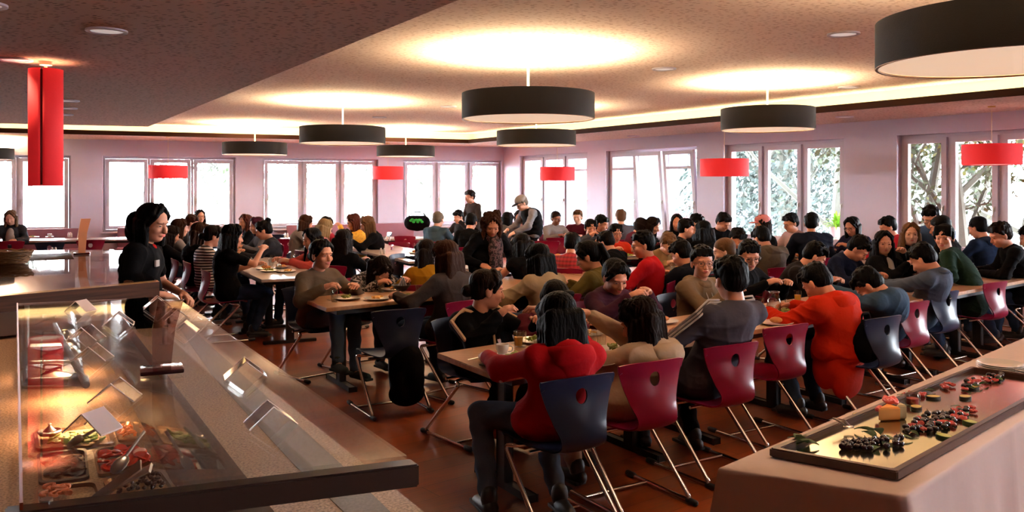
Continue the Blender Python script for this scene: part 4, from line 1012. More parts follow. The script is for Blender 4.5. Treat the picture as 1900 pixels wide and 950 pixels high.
# --- front row, far side, facing the camera
YF = YA - 180
def black_stripes(root, d):
    bm = bmesh.new()
    for s in (-1, 1):
        S, E = d['Sh'][s], d['El'][s]; out = V((s, .1, .35)).normalized()
        pts = [d['neck'] + V((s * .05, .03, .0)), S + V((-s * .03, .02, .082))] + [S + (E - S) * t + out * (.080 - .008 * t) for t in (.1, .35, .6, .9)]
        for a, b in zip(pts, pts[1:]): add_cap(bm, a, .014, b, .014, 6)
        pts = [d['neck'] + V((s * .055, .05, -.01)), d['neck'] + V((s * .05, .10, -.10)), d['neck'] + V((s * .045, .13, -.22))]
        for a, b in zip(pts, pts[1:]): add_cap(bm, a, .009, b, .009, 6)
    obj('jacket_piping', bm, mat('piping_tan', srgb(206, 176, 140), .7), root)
pp('black piped jacket', 'person in black jacket with tan shoulder stripes, dark tied hair, looking right', 905, 503, 1.21, YF, lean=.10, side=.0, chair='B', vox=VN, hpitch=8, hyaw=62, hair=('lowbun', 'dark'), top=K_BLACK, legs=K_BLACK, extra=black_stripes, female=True, shoes=M_BOOT, hands=((-.20, .40, .84), (.10, .34, .90)), plate=1,
   feet={-1: ((-.14, .42, .50), (-.05, .30, .10), (-.03, .42, .05)), 1: ((.12, .42, .52), (.0, .12, .12), (-.02, .26, .06))})
pp('bowed dark haired diner', 'person with head bowed, mostly hidden behind the red hooded diner', 1030, 525, 1.10, YF - 4, chair=None, vox=.012, hpitch=40, hair=('fringe', 'black'), top=K_MAR)
pp('purple sweater diner', 'person in dark purple sweater with tied black hair, eating and looking down', 1142, 484, 1.21, YF - 4, lean=.10, vox=VN, hpitch=26, hyaw=-14, hair=('lowbun', 'black'), top=K_PURPLE, female=True, hands=((-.12, .34, .93), (.10, .36, .92)), plate=1)
def print_box(root, d):
    bm = bmesh.new(); c = d['chest'] + V((0, .175, -.10)); add_box(bm, c, (.13, .012, .10)); obj('chest_print', bm, K_BLACK, root)
    bm = bmesh.new()
    for q in range(4): add_box(bm, c + V((-.042 + q * .028, .008, .012)), (.019, .006, .05))
    obj('chest_letters', bm, K_LGREY, root)
    bm = bmesh.new()
    for s in (-1, 1): add_tube(bm, [d['neck'] + V((s * .035, .075, -.04)), d['neck'] + V((s * .03, .125, -.13)), d['neck'] + V((s * .033, .14, -.18))], .004, 6)
    obj('drawstring', bm, K_WHITE, root)
pp('beige hoodie with glasses', 'person in beige hoodie with glasses and dark box print, looking right', 1303, 459, 1.28, YF - 6, lean=.06, vox=VN, hpitch=2, hyaw=-30, hair=('short', 'black'), top=K_SAND, hood='down', glasses=True, extra=print_box, hands=((-.16, .30, .84), (-.02, .34, .88)), chair='B')
pp('black shirt with glasses', 'person in black shirt with glasses and round face eating with a fork', 1390, 449, 1.28, YF, lean=.1, vox=VN, hpitch=18, hyaw=-34, hair=('short', 'black'), top=K_BLACK, glasses=True, hands=((-.18, .38, .86), (.14, .38, .88)), plate=1, bulk=1.06)
pp('tan and black varsity jacket', 'person in tan and black varsity jacket bent sideways to the table', 1512, 452, 1.22, YF + 20, lean=.2, vox=.0105, hpitch=38, hyaw=20, hair=('short', 'black'), top=cloth(40, 34, 34), collar=striped('collar_stripes', srgb(30, 46, 40), srgb(220, 214, 204), 14), extra=None, bulk=1.1, plate=1)
pp('plaid collar diner', 'person in navy top with tan plaid collar bowing to the plate', 1593, 440, 1.25, YF, lean=.2, vox=.0105, hpitch=45, hyaw=15, hair=('short', 'black'), top=K_NAVY, collar=plaid('plaid_tan', srgb(60, 50, 46), srgb(190, 160, 120), srgb(120, 90, 60)), bulk=1.1, plate=1)
def vest_white(root, d):
    bm = Sdf(0.02); add_ell(bm, d['chest'] + V((0, .10, -.05)), (.085, .095, .17)); obj('undershirt', remesh(bm, 'undershirt', .012, 1), K_WHITE, root)
pp('girl with white vest', 'person with long straight black hair, dark jacket and white vest, holding food', 1640, 430, 1.28, YF + 4, lean=.06, vox=.0105, hpitch=6, hyaw=-52, hair=('longfront', 'black'), top=K_BLACK, female=True, extra=vest_white, hands=((-.06, .26, 1.0), (.04, .34, .88)), plate=1)
pp('long blonde haired woman', 'person with long light brown hair in black top looking at the camera', 1690, 415, 1.36, YF - 12, lean=.05, vox=.0105, hpitch=0, hyaw=-45, skin='pale', hair=('longfront', 'lightbrown'), top=K_BLACK, female=True)

# --- middle row
pp('taupe shirt girl', 'person in taupe button shirt with tied black hair at the left table end, gazing right', 597, 447, 1.30, YF + 6, lean=.06, vox=VN, hpitch=2, hyaw=6, hair=('lowbun', 'black'), top=K_TAUPE, collar=K_TAUPE, legs=cloth(96, 118, 148), female=True, shoes=cloth(70, 84, 84), hands=((-.18, .34, .84), (.17, .36, .86)), plate=1, chair='B',
   feet={-1: ((-.10, .42, .55), (-.12, .42, .10), (-.14, .57, .05)), 1: ((.10, .45, .60), (.20, .62, .24), (.24, .78, .20))})
def hoop(root, d):
    bm = bmesh.new(); H = d['H']; pts = [H(math.cos(a) * .088, .03, .02 + math.sin(a) * .105) for a in [i * 3.1416 / 14 for i in range(15)]]; add_tube(bm, pts, .008, 6); obj('hairband', bm, K_LGREY, root)
pp('bowing girl in patterned jacket', 'person in black and white jacket bowing low over food, pale hairband', 706, 478, 1.08, YF, lean=.22, vox=VN, hpitch=58, hair=('long', 'dark'), top=ramp_mat('tweed_black_white', 'noise', [(.48, srgb(18, 18, 20)), (.6, srgb(170, 160, 160))], .9, 40), female=True, extra=hoop, hands=((-.20, .40, .82), (.16, .42, .82)), plate=1)
pp('mustard jacket girl', 'person in mustard yellow jacket with dark hair beside the grey sweater', 790, 447, 1.25, YF + 150, lean=.1, vox=.012, hpitch=20, hyaw=20, hair=('long', 'dark'), top=K_MUST, female=True, plate=1)
pp('long brown haired diner', 'person in brown grey sweater with long light brown hair, back turned, middle row', 826, 449, 1.33, YB + 5, lean=.02, hip=(828, 218), vox=VN, hpitch=16, hyaw=14, hair=('long', 'brown'), top=K_BROWNG, female=True, hands=((-.30, .30, .82), (.1, .3, .82)))
pp('knit sweater woman', 'person in beige and white knit sweater with long black hair, back turned', 998, 455, 1.27, YB, lean=.06, vox=VN, hpitch=20, hair=('long', 'black'), top=K_KNIT, female=True, bulk=1.1, chair='M', hands=((-.28, .34, .84), (.2, .3, .82)))
pp('bare shoulder girl', 'person in black strap top with bare shoulder and long black hair', 968, 436, 1.26, YF + 170, lean=.1, vox=.012, hpitch=30, hair=('long', 'black'), sleeve='none', top=K_BLACK, female=True, chair=None)
pp('olive sweater ponytail', 'person in olive brown sweater with black ponytail, seen from behind', 1090, 450, 1.28, YB + 20, lean=.08, vox=VN, hpitch=22, hyaw=18, hair=('pony', 'black'), top=K_OLIVE, female=True, chair='M')
pp('red plaid shirt diner', 'person in red plaid shirt with dark green vest and black hair', 1062, 435, 1.22, YB - 60, lean=.1, vox=.012, hpitch=25, hair=('short', 'black'), top=plaid('plaid_red', srgb(150, 20, 34), srgb(30, 14, 20), srgb(170, 40, 50)))
pp('bright red sweatshirt boy', 'person in bright red sweatshirt with glasses and black hair facing left', 1192, 431, 1.34, YB + 30, lean=.03, vox=VN, hpitch=12, hyaw=20, hair=('short', 'black'), top=K_RED, glasses=True, bulk=1.06)
pp('black hair navy coat', 'person in dark navy coat, black hair, back turned behind the beige hoodie', 1264, 449, 1.22, YB, lean=.08, vox=.0105, hpitch=30, hair=('short', 'black'), top=cloth(26, 30, 42), bulk=1.1, chair=None)
pp('short brown cropped boy', 'person with cropped light brown hair and dark top, back of head visible', 1342, 444, 1.24, YB + 30, lean=.06, vox=.0105, hpitch=10, hyaw=10, skin='pale', hair=('crop', 'lightbrown'), top=K_BLACK, chair=None)
pp('dark hair leaning boy', 'person with dark hair leaning forward behind the cropped brown haired boy', 1368, 425, 1.22, YF - 10, lean=.12, hpitch=40, hair=('short', 'black'), top=K_CHAR, chair=None)
def backpack_on(root, d):
    bm = Sdf(0.02); add_ell(bm, d['midp'] + V((.03, -.20, .06)), (.16, .10, .20)); add_ell(bm, d['midp'] + V((.03, -.24, .0)), (.12, .07, .11)); obj('hooded_back', remesh(bm, 'hooded_back', .013, 2), cloth(104, 92, 80), root)
pp('olive parka', 'person in khaki grey parka with black hair, back turned', 1413, 423, 1.30, YB - 15, lean=.1, vox=.0105, hpitch=32, hair=('short', 'black'), top=cloth(104, 92, 80), sleeve='puffy', bulk=1.2, hood='down')
pp('glasses boy in tan collar', 'person with dark blond hair and glasses in tan collar behind navy coat', 1240, 434, 1.20, YF - 20, lean=.12, hpitch=40, hair=('short', 'lightbrown'), top=K_TAN, glasses=True, chair=None, skin='pale')
# woman bending over, standing
def scarf(root, d):
    bm = Sdf(0.02); n = d['neck']; add_ell(bm, n + V((0, .05, -.03)), (.10, .08, .06)); add_ell(bm, n + V((0, .11, -.15)), (.10, .06, .16)); add_ell(bm, n + V((0, .12, -.32)), (.095, .05, .14))
    obj('scarf', remesh(bm, 'scarf', .010, 1), ramp_mat('scarf_print', 'noise', [(.45, srgb(26, 18, 24)), (.55, srgb(110, 84, 86)), (.62, srgb(60, 30, 40))], .9, 28), root)
pp('standing curly haired woman', 'person standing and bending forward, big curly brown hair and patterned scarf', 913, 397, 1.50, YF - 2, lean=.22, chair=None, stand=True, vox=.0095, hpitch=30, hyaw=-28, skin='mid', hair=('curly', 'brown'), top=K_BLACK, legs=K_BLACK, female=True, extra=scarf, bulk=1.15, hands=((-.26, .34, .84), (.22, .30, .86)))

# --- left block
YL = 31
pp('dark curly girl with cup', 'person with very long dark hair in black top raising a cup, left block front', 432, 418, 1.36, YL, lean=.04, vox=.0105, hpitch=10, hair=('wavy', 'black'), top=K_BLACK, sleeve='short', female=True, hands=((-.12, .34, .84), (.12, .34, 1.02)))
pp('striped sweater girl', 'person in black and white striped sweater with dark hair tied back', 396, 420, 1.29, YL, lean=.06, vox=.0115, hpitch=14, hair=('lowbun', 'dark'), top=striped('stripes_black_white', srgb(214, 204, 198), srgb(24, 22, 26), 9), female=True)
pp('long brown haired girl in black', 'person with long wavy brown hair and black sleeve, left block middle', 372, 415, 1.31, YL, lean=.06, vox=.0115, hpitch=12, hair=('wavy', 'brown'), top=K_BLACK, female=True)
pp('brown bob girl in grey coat', 'person with shoulder length brown hair in light grey coat, left block back', 334, 407, 1.32, YL, lean=.04, vox=.0115, hpitch=4, hair=('wavy', 'brown'), top=K_LGREY, female=True)
pp('dark jacket girl behind server', 'person in black jacket with dark hair close to the serving woman', 318, 420, 1.22, YL, lean=.04, hair=('long', 'dark'), top=K_BLACK, female=True)
pp('brown haired head behind row', 'person with short brown hair mostly hidden behind the left row', 356, 400, 1.30, YL - 10, hair=('short', 'brown'), top=K_GREY)
pp('woman with glasses at back', 'person with long dark hair and glasses at far left windows, facing camera', 371, 390, 1.33, -50, lean=.05, hpitch=0, hair=('longfront', 'dark'), top=K_BLACK, glasses=True, female=True)
pp('auburn haired girl', 'person with auburn hair in black top facing left across the left block', 455, 399, 1.32, YL + 170, lean=.05, hpitch=0, hyaw=30, hair=('longfront', 'auburn'), top=K_BLACK, female=True)
pp('purple tinted hair girl', 'person with purple tinted short hair behind the bun girl', 476, 404, 1.30, YL + 180, hpitch=10, hair=('bob', 'purple'), top=K_GREY, female=True, chair=None)
pp('hair bun girl in charcoal', 'person with black hair in a bun and charcoal sweater, left block right side', 489, 411, 1.30, YL + 160, lean=.08, vox=.0115, hpitch=20, hair=('bun', 'black'), top=K_CHAR, female=True, chair='B')
pp('girl in coral cardigan', 'person with long black hair in coral cardigan reaching across the table', 578, 425, 1.26, YL + 185, lean=.06, vox=.0105, hpitch=12, hair=('longfront', 'black'), top=cloth(226, 96, 92), female=True, hands=((-.2, .42, .84), (.16, .42, .84)))
pp('very long dark hair from behind', 'person with very long dark brown hair, back turned, dark top', 638, 427, 1.26, YB - 60, lean=.05, vox=.0115, hpitch=8, hair=('long', 'dark'), top=K_BLACK, female=True)
# --- back middle
pp('grey top long brown hair', 'person with long dark brown hair in pale top by the pale bench', 568, 400, 1.32, 20, hair=('long', 'brown'), top=K_LGREY, female=True)
pp('blonde girl in pink', 'person with long blonde hair and pink top at the back windows', 603, 408, 1.30, 40, hair=('long', 'blonde'), top=K_PINK, female=True, skin='pale')
pp('dark bob girl in red strap', 'person with dark bob hair and pink red top beside the blonde girl', 606, 403, 1.26, 60, hair=('bob', 'dark'), top=cloth(210, 60, 80), female=True, chair=None)
pp('yellow shirt girl', 'person in yellow patterned top with wavy brown hair, hand raised', 655, 398, 1.33, 205, hair=('wavy', 'auburn'), top=ramp_mat('yellow_print', 'noise', [(.5, srgb(232, 180, 60)), (.65, srgb(200, 140, 60))], .8, 30), female=True, hands=((.0, .34, 1.08), (.18, .3, .9)))
pp('blonde girl in black', 'person with long dark blonde hair in black top, leaning left', 681, 402, 1.32, 190, hair=('long', 'lightbrown'), top=K_BLACK, female=True, hands=((-.16, .38, .9), (.12, .34, .84)))
pp('blue denim jacket and cap', 'person in blue jacket with grey beanie, back to camera, far right of black bag', 814, 394, 1.35, 60, lean=.1, vox=.0115, hpitch=12, hair=('crop', 'grey'), top=K_JKB, bulk=1.15, skin='pale', hood='down')
pp('boy with raised hand', 'person in dark shirt with black hair raising a hand near the window', 850, 391, 1.31, 230, hair=('short', 'black'), top=K_CHAR, hands=((-.22, .3, 1.05), (.16, .3, .84)))
pp('standing man with moustache', 'person standing at the back windows in a dark brown jacket, looking left', 872, 354, 1.75, 215, lean=.08, chair=None, stand=True, hpitch=12, hair=('short', 'dark'), top=cloth(66, 52, 46), legs=K_BLACK, hands=((-.22, .25, .95), (.22, .25, .95)))
pp('black t-shirt boy', 'person in black short sleeved shirt with black hair leaning right', 874, 398, 1.36, YB - 50, lean=.12, vox=.0115, hpitch=26, hair=('short', 'black'), top=K_BLACK, sleeve='short', bulk=1.05)
pp('face behind black shirt boy', 'person with dark hair partly hidden behind the black t-shirt boy', 908, 394, 1.30, 240, hair=('short', 'dark'), top=K_CHAR, chair=None)
pp('dark bob by cap man', 'person with dark bob hair in grey top, left of the man in cap', 942, 395, 1.30, 50, hair=('bob', 'black'), top=K_GREY, female=True, chair=None)
pp('pink plaid shirt diner', 'person in pink plaid shirt behind the man in cap', 964, 391, 1.32, 250, hair=('bob', 'dark'), top=plaid('plaid_pink', srgb(222, 180, 190), srgb(196, 110, 130), srgb(235, 210, 214)), female=True, chair=None)
def capman(root, d):
    H = d['H']; bm = Sdf(0.02); add_ell(bm, H(0, -.012, .068), [.093 * 1.12, .104 * 1.12, .072 * 1.12], d['RH4'], 16, 10); obj('cap', remesh(bm, 'cap', .009, 1), d.get('capm') or cloth(176, 166, 160), root)
    bm = bmesh.new(); add_ell(bm, H(0, .115, .045), [.072, .07, .010], d['RH4'], 14, 8); obj('cap_peak', bm, d.get('peakm') or K_BLACK, root)
def vest(root, d):
    capman(root, d); bm = Sdf(0.02); h = d['hipc']
    for t in (.05, .25, .45, .65, .8): add_ell(bm, bez(h, d['midp'] * 2 - (h + d['neck']) / 2, d['neck'], t) + V((0, -.01, 0)), (.215, .172, .12))
    obj('vest', remesh(bm, 'vest', .012, 2), K_BLACK, root)
pp('standing man in cap', 'person standing in grey cap and black vest, bending over a table', 968, 364, 1.66, 205, lean=.2, chair=None, stand=True, vox=.011, hpitch=32, hair=('crop', 'grey'), skin='pale', glasses=True, top=cloth(150, 146, 150), legs=K_BLACK, extra=vest, bulk=1.15, hands=((-.2, .42, .95), (.2, .38, .98)))
pp('glasses boy in grey hoodie', 'person in grey hoodie with glasses and shaved dark hair at the corner window', 1032, 393, 1.31, -60, lean=.05, hpitch=10, hair=('crop', 'dark'), skin='dark', top=K_LGREY, hood='down', glasses=True)
pp('fair haired boy in maroon', 'person with fair short hair in maroon sweater, looking left', 1072, 391, 1.33, -110, lean=.05, hpitch=5, hair=('short', 'lightbrown'), skin='pale', top=K_MAR)
pp('dark beanie boy smiling', 'person in dark beanie and grey jacket, leaning on raised hand', 1096, 408, 1.28, -80, lean=.05, vox=.0115, hpitch=8, hair=('fringe', 'black'), top=cloth(84, 88, 98), hood='down', hands=((-.12, .3, .9), (.08, .26, 1.0)))
pp('black haired boy facing right', 'person with black hair in profile facing right behind the beanie boy', 1116, 401, 1.31, -20, hair=('short', 'black'), top=K_BLACK)
pp('blond boy in grey sweater', 'person with blond short hair in dark grey sweater, back turned at window', 1152, 390, 1.38, 95, lean=.04, hpitch=5, hair=('short', 'lightbrown'), skin='pale', top=cloth(98, 92, 96), hood=None)
pp('red hooded boy with glasses', 'person in orange red hoodie with black fringe and glasses, facing camera', 1143, 416, 1.24, -70, lean=.05, vox=.0105, hpitch=8, hyaw=-10, hair=('fringe', 'black'), top=cloth(236, 66, 44), hood='down', glasses=True, hands=((-.2, .32, .84), (.18, .32, .84)))
pp('dark haired front boy', 'person with black hair bent over plate left of the olive ponytail', 1125, 432, 1.18, YB, lean=.1, hpitch=30, hair=('short', 'black'), top=K_BLACK, chair=None)
pp('brown hair in maroon', 'person with reddish brown hair and maroon top bent down near tilted windows', 1190, 406, 1.28, 20, hpitch=30, hair=('bob', 'dark'), top=K_MAR, female=True)
pp('black jacket dark hair bent', 'person in black jacket with dark hair behind the reddish brown one', 1212, 404, 1.30, -30, hpitch=25, hair=('long', 'dark'), top=K_BLACK, female=True)
pp('smiling long haired girl', 'person with long black hair and black top by the tilted window', 1256, 398, 1.34, -100, lean=.05, hpitch=6, hair=('longfront', 'black'), top=K_BLACK, female=True)
pp('boy in dark red collar', 'person with black hair and red collar in profile facing right', 1274, 408, 1.33, -10, hpitch=12, hair=('short', 'black'), top=K_BLACK, collar=cloth(190, 40, 44))
pp('dark head by the pier', 'person with black hair hidden next to the pier of tilted window', 1293, 399, 1.36, -30, hair=('short', 'black'), top=K_BLACK, chair=None)
pp('long black hair from behind', 'person with long straight black hair covering the back, beside window pier', 1305, 411, 1.30, 110, lean=.04, vox=.0115, hpitch=10, hair=('long', 'black'), top=K_BLACK, female=True)
pp('boy leaning over in black', 'person in black top leaning over the table at the plant window', 1342, 397, 1.40, -60, lean=.2, hpitch=30, hair=('short', 'black'), top=K_BLACK)
pp('cap girl', 'person in a pink baseball cap beside the plant window', 1414, 401, 1.38, 190, lean=.05, hpitch=5, hair=('bob', 'dark'), top=K_BLACK, female=True, extra=lambda r, d: capman(r, dict(d, capm=cloth(238, 150, 150), peakm=cloth(238, 150, 150))))
pp('glasses boy in pale pink', 'person in pale pink shirt with glasses and undercut black hair', 1467, 398, 1.40, 200, lean=.08, hpitch=18, hair=('short', 'black'), top=cloth(232, 196, 196), glasses=True)
pp('dark navy quilted jacket', 'person in dark navy jacket with black hair, back turned, left of the plant', 1506, 397, 1.44, 95, lean=.06, vox=.0115, hpitch=8, hyaw=-30, hair=('short', 'black'), top=cloth(26, 32, 48), bulk=1.2, sleeve='puffy')
pp('navy jacket with glasses', 'person in navy jacket with black bob and glasses right of the plant', 1581, 404, 1.36, 215, lean=.08, vox=.0115, hpitch=18, hair=('bob', 'black'), top=cloth(44, 40, 66), glasses=True, female=True, hands=((-.1, .34, .92), (.16, .34, .84)))
pp('boy in red jacket', 'person with black hair and red jacket at the pier, facing left', 1647, 404, 1.38, 175, lean=.03, hair=('short', 'black'), top=cloth(200, 44, 62))
pp('standing boy in blue', 'person standing in blue jacket with glasses before the right window', 1727, 384, 1.58, 235, lean=.12, chair=None, stand=True, hpitch=25, hair=('short', 'black'), top=cloth(70, 96, 140), glasses=True, legs=K_BLACK)
pp('tall dark head in black', 'person in black with short black hair, back turned, behind the green jacket', 1744, 402, 1.46, 140, lean=.05, vox=.0115, hair=('crop', 'black'), top=K_BLACK, bulk=1.15, hpitch=15)
pp('navy hooded jacket', 'person in dark blue hooded jacket, back turned, at the right window', 1814, 404, 1.42, 120, lean=.08, vox=.0115, hair=('crop', 'black'), top=cloth(38, 52, 78), bulk=1.15, hood='down')
pp('woman by first window', 'person with short grey blonde hair and dark cardigan at the first window', 20, 391, 1.37, -75, lean=.04, hpitch=18, skin='pale', hair=('bob', 'lightbrown'), top=cloth(70, 72, 80), female=True, extra=vest_white, chair=None)
# serving woman
def ponybun(root, d):
    bm = Sdf(0.02); H = d['H']; add_ell(bm, H(0, -.135, -.03), (.07, .06, .09)); add_ell(bm, H(0, -.14, -.09), (.055, .05, .07))
    obj('hair_tail', remesh(bm, 'hair_tail', .009, 1, lambda x, y, z: .004 * np.sin(x * 160 + z * 40)), hair_mat('black'), root)
def scarf_red(root, d):
    bm = Sdf(0.02); n = d['neck']; add_ell(bm, n + V((0, .045, -.03)), (.055, .05, .04)); obj('neckerchief', remesh(bm, 'neckerchief', .009, 1), cloth(214, 40, 40), root)
    bm = bmesh.new(); add_box(bm, d['chest'] + V((.09, .15, .0)), (.07, .012, .045)); obj('name_badge', bm, K_WHITE, root)
pp('serving woman', 'person serving behind the left counters in black polo shirt, dark tied back hair', 284, 381, 1.70, 5, lean=.06, chair=None, stand=True, vox=.0078, hpitch=12, hyaw=-20, hair=('bob', 'black'), top=K_BLACK, sleeve='short', legs=K_BLACK, female=True, extra=lambda r, d: (scarf_red(r, d), ponybun(r, d)), hands=((-.16, .22, .95), (.12, .16, .98)), hs=1.12)
# ---------------- near serving counter ----------------
ZG = 1.15; ZW = 0.90
FR, BR, FL, BL = at(762, 850, ZG), at(325, 550, ZG), at(50, 940, ZG), at(28, 562, ZG)
aL = (BR - FR).normalized(); LEN = (BR - FR).length
bW = ((FL - FR) / 2 + (BL - BR) / 2).normalized(); WID = .75
FL = FR + bW * WID; BL = BR + bW * WID
def cnt(a, b, z): p = FR + aL * a + bW * b; return V((p.x, p.y, z))
M_STONE = ramp_mat('speckled_stone', 'noise', [(.35, srgb(110, 84, 62)), (.5, srgb(160, 128, 100)), (.62, srgb(184, 152, 122))], .42, 130, detail=3)
M_STONE_D = ramp_mat('dark_stone_strip', 'noise', [(.4, srgb(40, 34, 36)), (.62, srgb(66, 58, 60))], .4, 120)
M_WALNUT = ramp_mat('walnut_panel', 'noise', [(.3, srgb(52, 28, 18)), (.7, srgb(84, 48, 30))], .5, 3, (1, 1, 16), spec=.12)
M_BEAM = mat('dark_beam', srgb(52, 36, 30), .35, var=.1)
M_COPPER = mat('copper_edge', srgb(150, 84, 60), .3, .8)
M_TGLASS = glass_mat('counter_glass', (.95, .96, .95), .8, .028)
M_ACRYL = glass_mat('clear_acrylic', (.90, .89, .92), .9, .12)
ctr = cnt(LEN / 2, WID / 2, 0)
t = thing('serving_counter', 'long stone topped serving counter with glass shelf in left foreground', 'counter', (ctr.x, ctr.y, 0))
L_ = lambda p: p - V((ctr.x, ctr.y, 0))
def slab(bm, pts, z0, z1): add_prism(bm, [L_(p) for p in pts], z0, z1)
bm = bmesh.new(); slab(bm, [cnt(-.9, -.17, 0), cnt(LEN + .55, -.17, 0), cnt(LEN + .55, 2.3, 0), cnt(-.9, 2.3, 0)], ZW - .04, ZW)
obj('worktop', bm, M_STONE, t, smooth=False)
def wq(*px): return [at(x, y, ZW) for x, y in px]
bm = bmesh.new(); slab(bm, wq((318, 588), (345, 600), (633, 862), (760, 985), (690, 1000), (545, 862), (396, 700)), ZW, ZW + .0015); obj('dark_strip', bm, M_STONE_D, t, smooth=False)
bm = bmesh.new(); slab(bm, wq((160, 566), (205, 560), (449, 877), (540, 990), (380, 1010), (318, 894), (185, 640)), ZW, ZW + .003); obj('hot_plate', bm, mat('dark_hot_plate', srgb(46, 32, 28), .2, coat=.6), t, smooth=False)
bm = bmesh.new(); slab(bm, [cnt(-.8, -.02, 0), cnt(LEN + .4, -.02, 0), cnt(LEN + .4, 2.1, 0), cnt(-.8, 2.1, 0)], 0.0, ZW - .041); obj('cabinet_body', bm, M_WALNUT, t, smooth=False)
bm = bmesh.new(); slab(bm, [cnt(0.02, 0, 0), cnt(LEN, 0, 0), cnt(LEN, WID, 0), cnt(.02, WID, 0)], ZG - .008, ZG); obj('glass_shelf', bm, M_TGLASS, t, smooth=False)
bm = bmesh.new(); slab(bm, [cnt(-.012, -.015, 0), cnt(.035, -.015, 0), cnt(.035, WID + .03, 0), cnt(-.012, WID + .03, 0)], ZG - .062, ZG - .012); bmesh.ops.bevel(bm, geom=bm.edges[:], offset=.004, segments=2, affect='EDGES'); obj('front_beam', bm, M_BEAM, t)
bm = bmesh.new(); slab(bm, [cnt(0, WID, 0), cnt(LEN, WID, 0), cnt(LEN, WID + .006, 0), cnt(0, WID + .006, 0)], ZG - .012, ZG + .002); obj('edge_trim', bm, M_COPPER, t, smooth=False)
for a, b in ((LEN - .05, .06), (.04, WID - .04), (LEN - .05, WID - .04)):
    bm = bmesh.new(); p = L_(cnt(a, b, 0)); add_tube(bm, [V((p.x, p.y, ZW)), V((p.x, p.y, ZG - .0085))], .012, 12); add_lathe(bm, [(0, 0), (.028, 0), (.028, .006), (0, .006)], 16, (p.x, p.y, ZW)); obj('post', bm, M_STEEL, t)
# angled glass front carrying the screen
bm = bmesh.new(); q = [at(150, 600, ZW), at(285, 872, ZW)]; q2 = [cnt(LEN - .4, .36, 0), cnt(.1, .36, 0)]
v = [bm.verts.new(L_(p) if i > 1 else L_(p)) for i, p in enumerate([q[0], q[1]])]
w = [bm.verts.new((L_(p).x, L_(p).y, ZG - .01)) for p in (q2[1], q2[0])]
bm.faces.new((v[0], v[1], w[0], w[1])); bmesh.ops.solidify(bm, geom=bm.faces[:], thickness=.006); obj('screen_glass', bm, M_TGLASS, t, smooth=False)
# heat lamp rail added under the shelf for warm light on the pans
bm = bmesh.new(); a_, b_ = L_(cnt(LEN - 1.9, .56, ZG - .05)), L_(cnt(LEN - .5, .60, ZG - .05)); add_tube(bm, [a_, b_], .012, 10); obj('added_heat_rail', bm, M_STEEL, t)
for i in range(3):
    p = L_(cnt(LEN - 1.7 + i * .5, .57, ZG - .065)); bm = bmesh.new(); add_lathe(bm, [(.012, .02), (.03, .005), (.035, -.02), (.028, -.02)], 16, p); lm = obj('added_heat_lamp', bm, M_STEEL, t)
    bm = bmesh.new(); add_ell(bm, p + V((0, 0, -.014)), (.022, .022, .012)); obj('bulb', bm, emis('added_lamp_bulb', (1, .62, .25), 14), lm)
    l = bpy.data.lights.new('added_heat_light', 'SPOT'); l.energy = 12; l.color = (1, .55, .26); l.spot_size = R(150); l.spot_blend = .8; l.shadow_soft_size = .03
    lo = bpy.data.objects.new('added_heat_light', l); C.objects.link(lo); lo.parent = t; lo.location = p + V((0, 0, -.03))

def quad_pan(px, depth, label, m=None, group='steel food pans in the counter', lid=False, handle=False):
    Q = [at(x, y, ZW) for x, y in px]; c = sum(Q, V()) / 4; t = thing('food_pan', label, 'food pan', (c.x, c.y, ZW + .004), 0, group)
    q = [V((p.x - c.x, p.y - c.y, 0)) for p in Q]
    def ring(k, z, n=6):
        out = []
        for i in range(4):
            a, b, d = q[i - 1] * k, q[i] * k, q[(i + 1) % 4] * k
            p1 = b + (a - b).normalized() * .03; p2 = b + (d - b).normalized() * .03
            for j in range(n + 1): u = j / n; out.append(p1 * (1 - u) ** 2 + b * 2 * u * (1 - u) + p2 * u * u + V((0, 0, z)))
        return out
    bm = bmesh.new(); rs = [ring(1.0, -.002), ring(1.0, .006), ring(.90, .006), ring(.87, 0), ring(.84, -depth), ring(.05, -depth)] if not lid else [ring(1.0, 0), ring(1.0, .006), ring(.94, .008), ring(.88, .03), ring(.80, .036), ring(.05, .036)]
    R_ = [[bm.verts.new(p) for p in r] for r in rs]
    for A, B in zip(R_, R_[1:]):
        n = len(A)
        for i in range(n): bm.faces.new((A[i], A[(i + 1) % n], B[(i + 1) % n], B[i]))
    bm.faces.new(R_[-1]); obj('lid' if lid else 'pan_body', bm, m or M_STEEL, t, ang=50)
    if handle:
        bm = bmesh.new(); add_tube(bm, rounded([(-.04, 0, .034), (-.04, 0, .06), (.04, 0, .06), (.04, 0, .034)], .015), .005, 8); obj('handle', bm, M_STEEL, t)
    return t, c, q
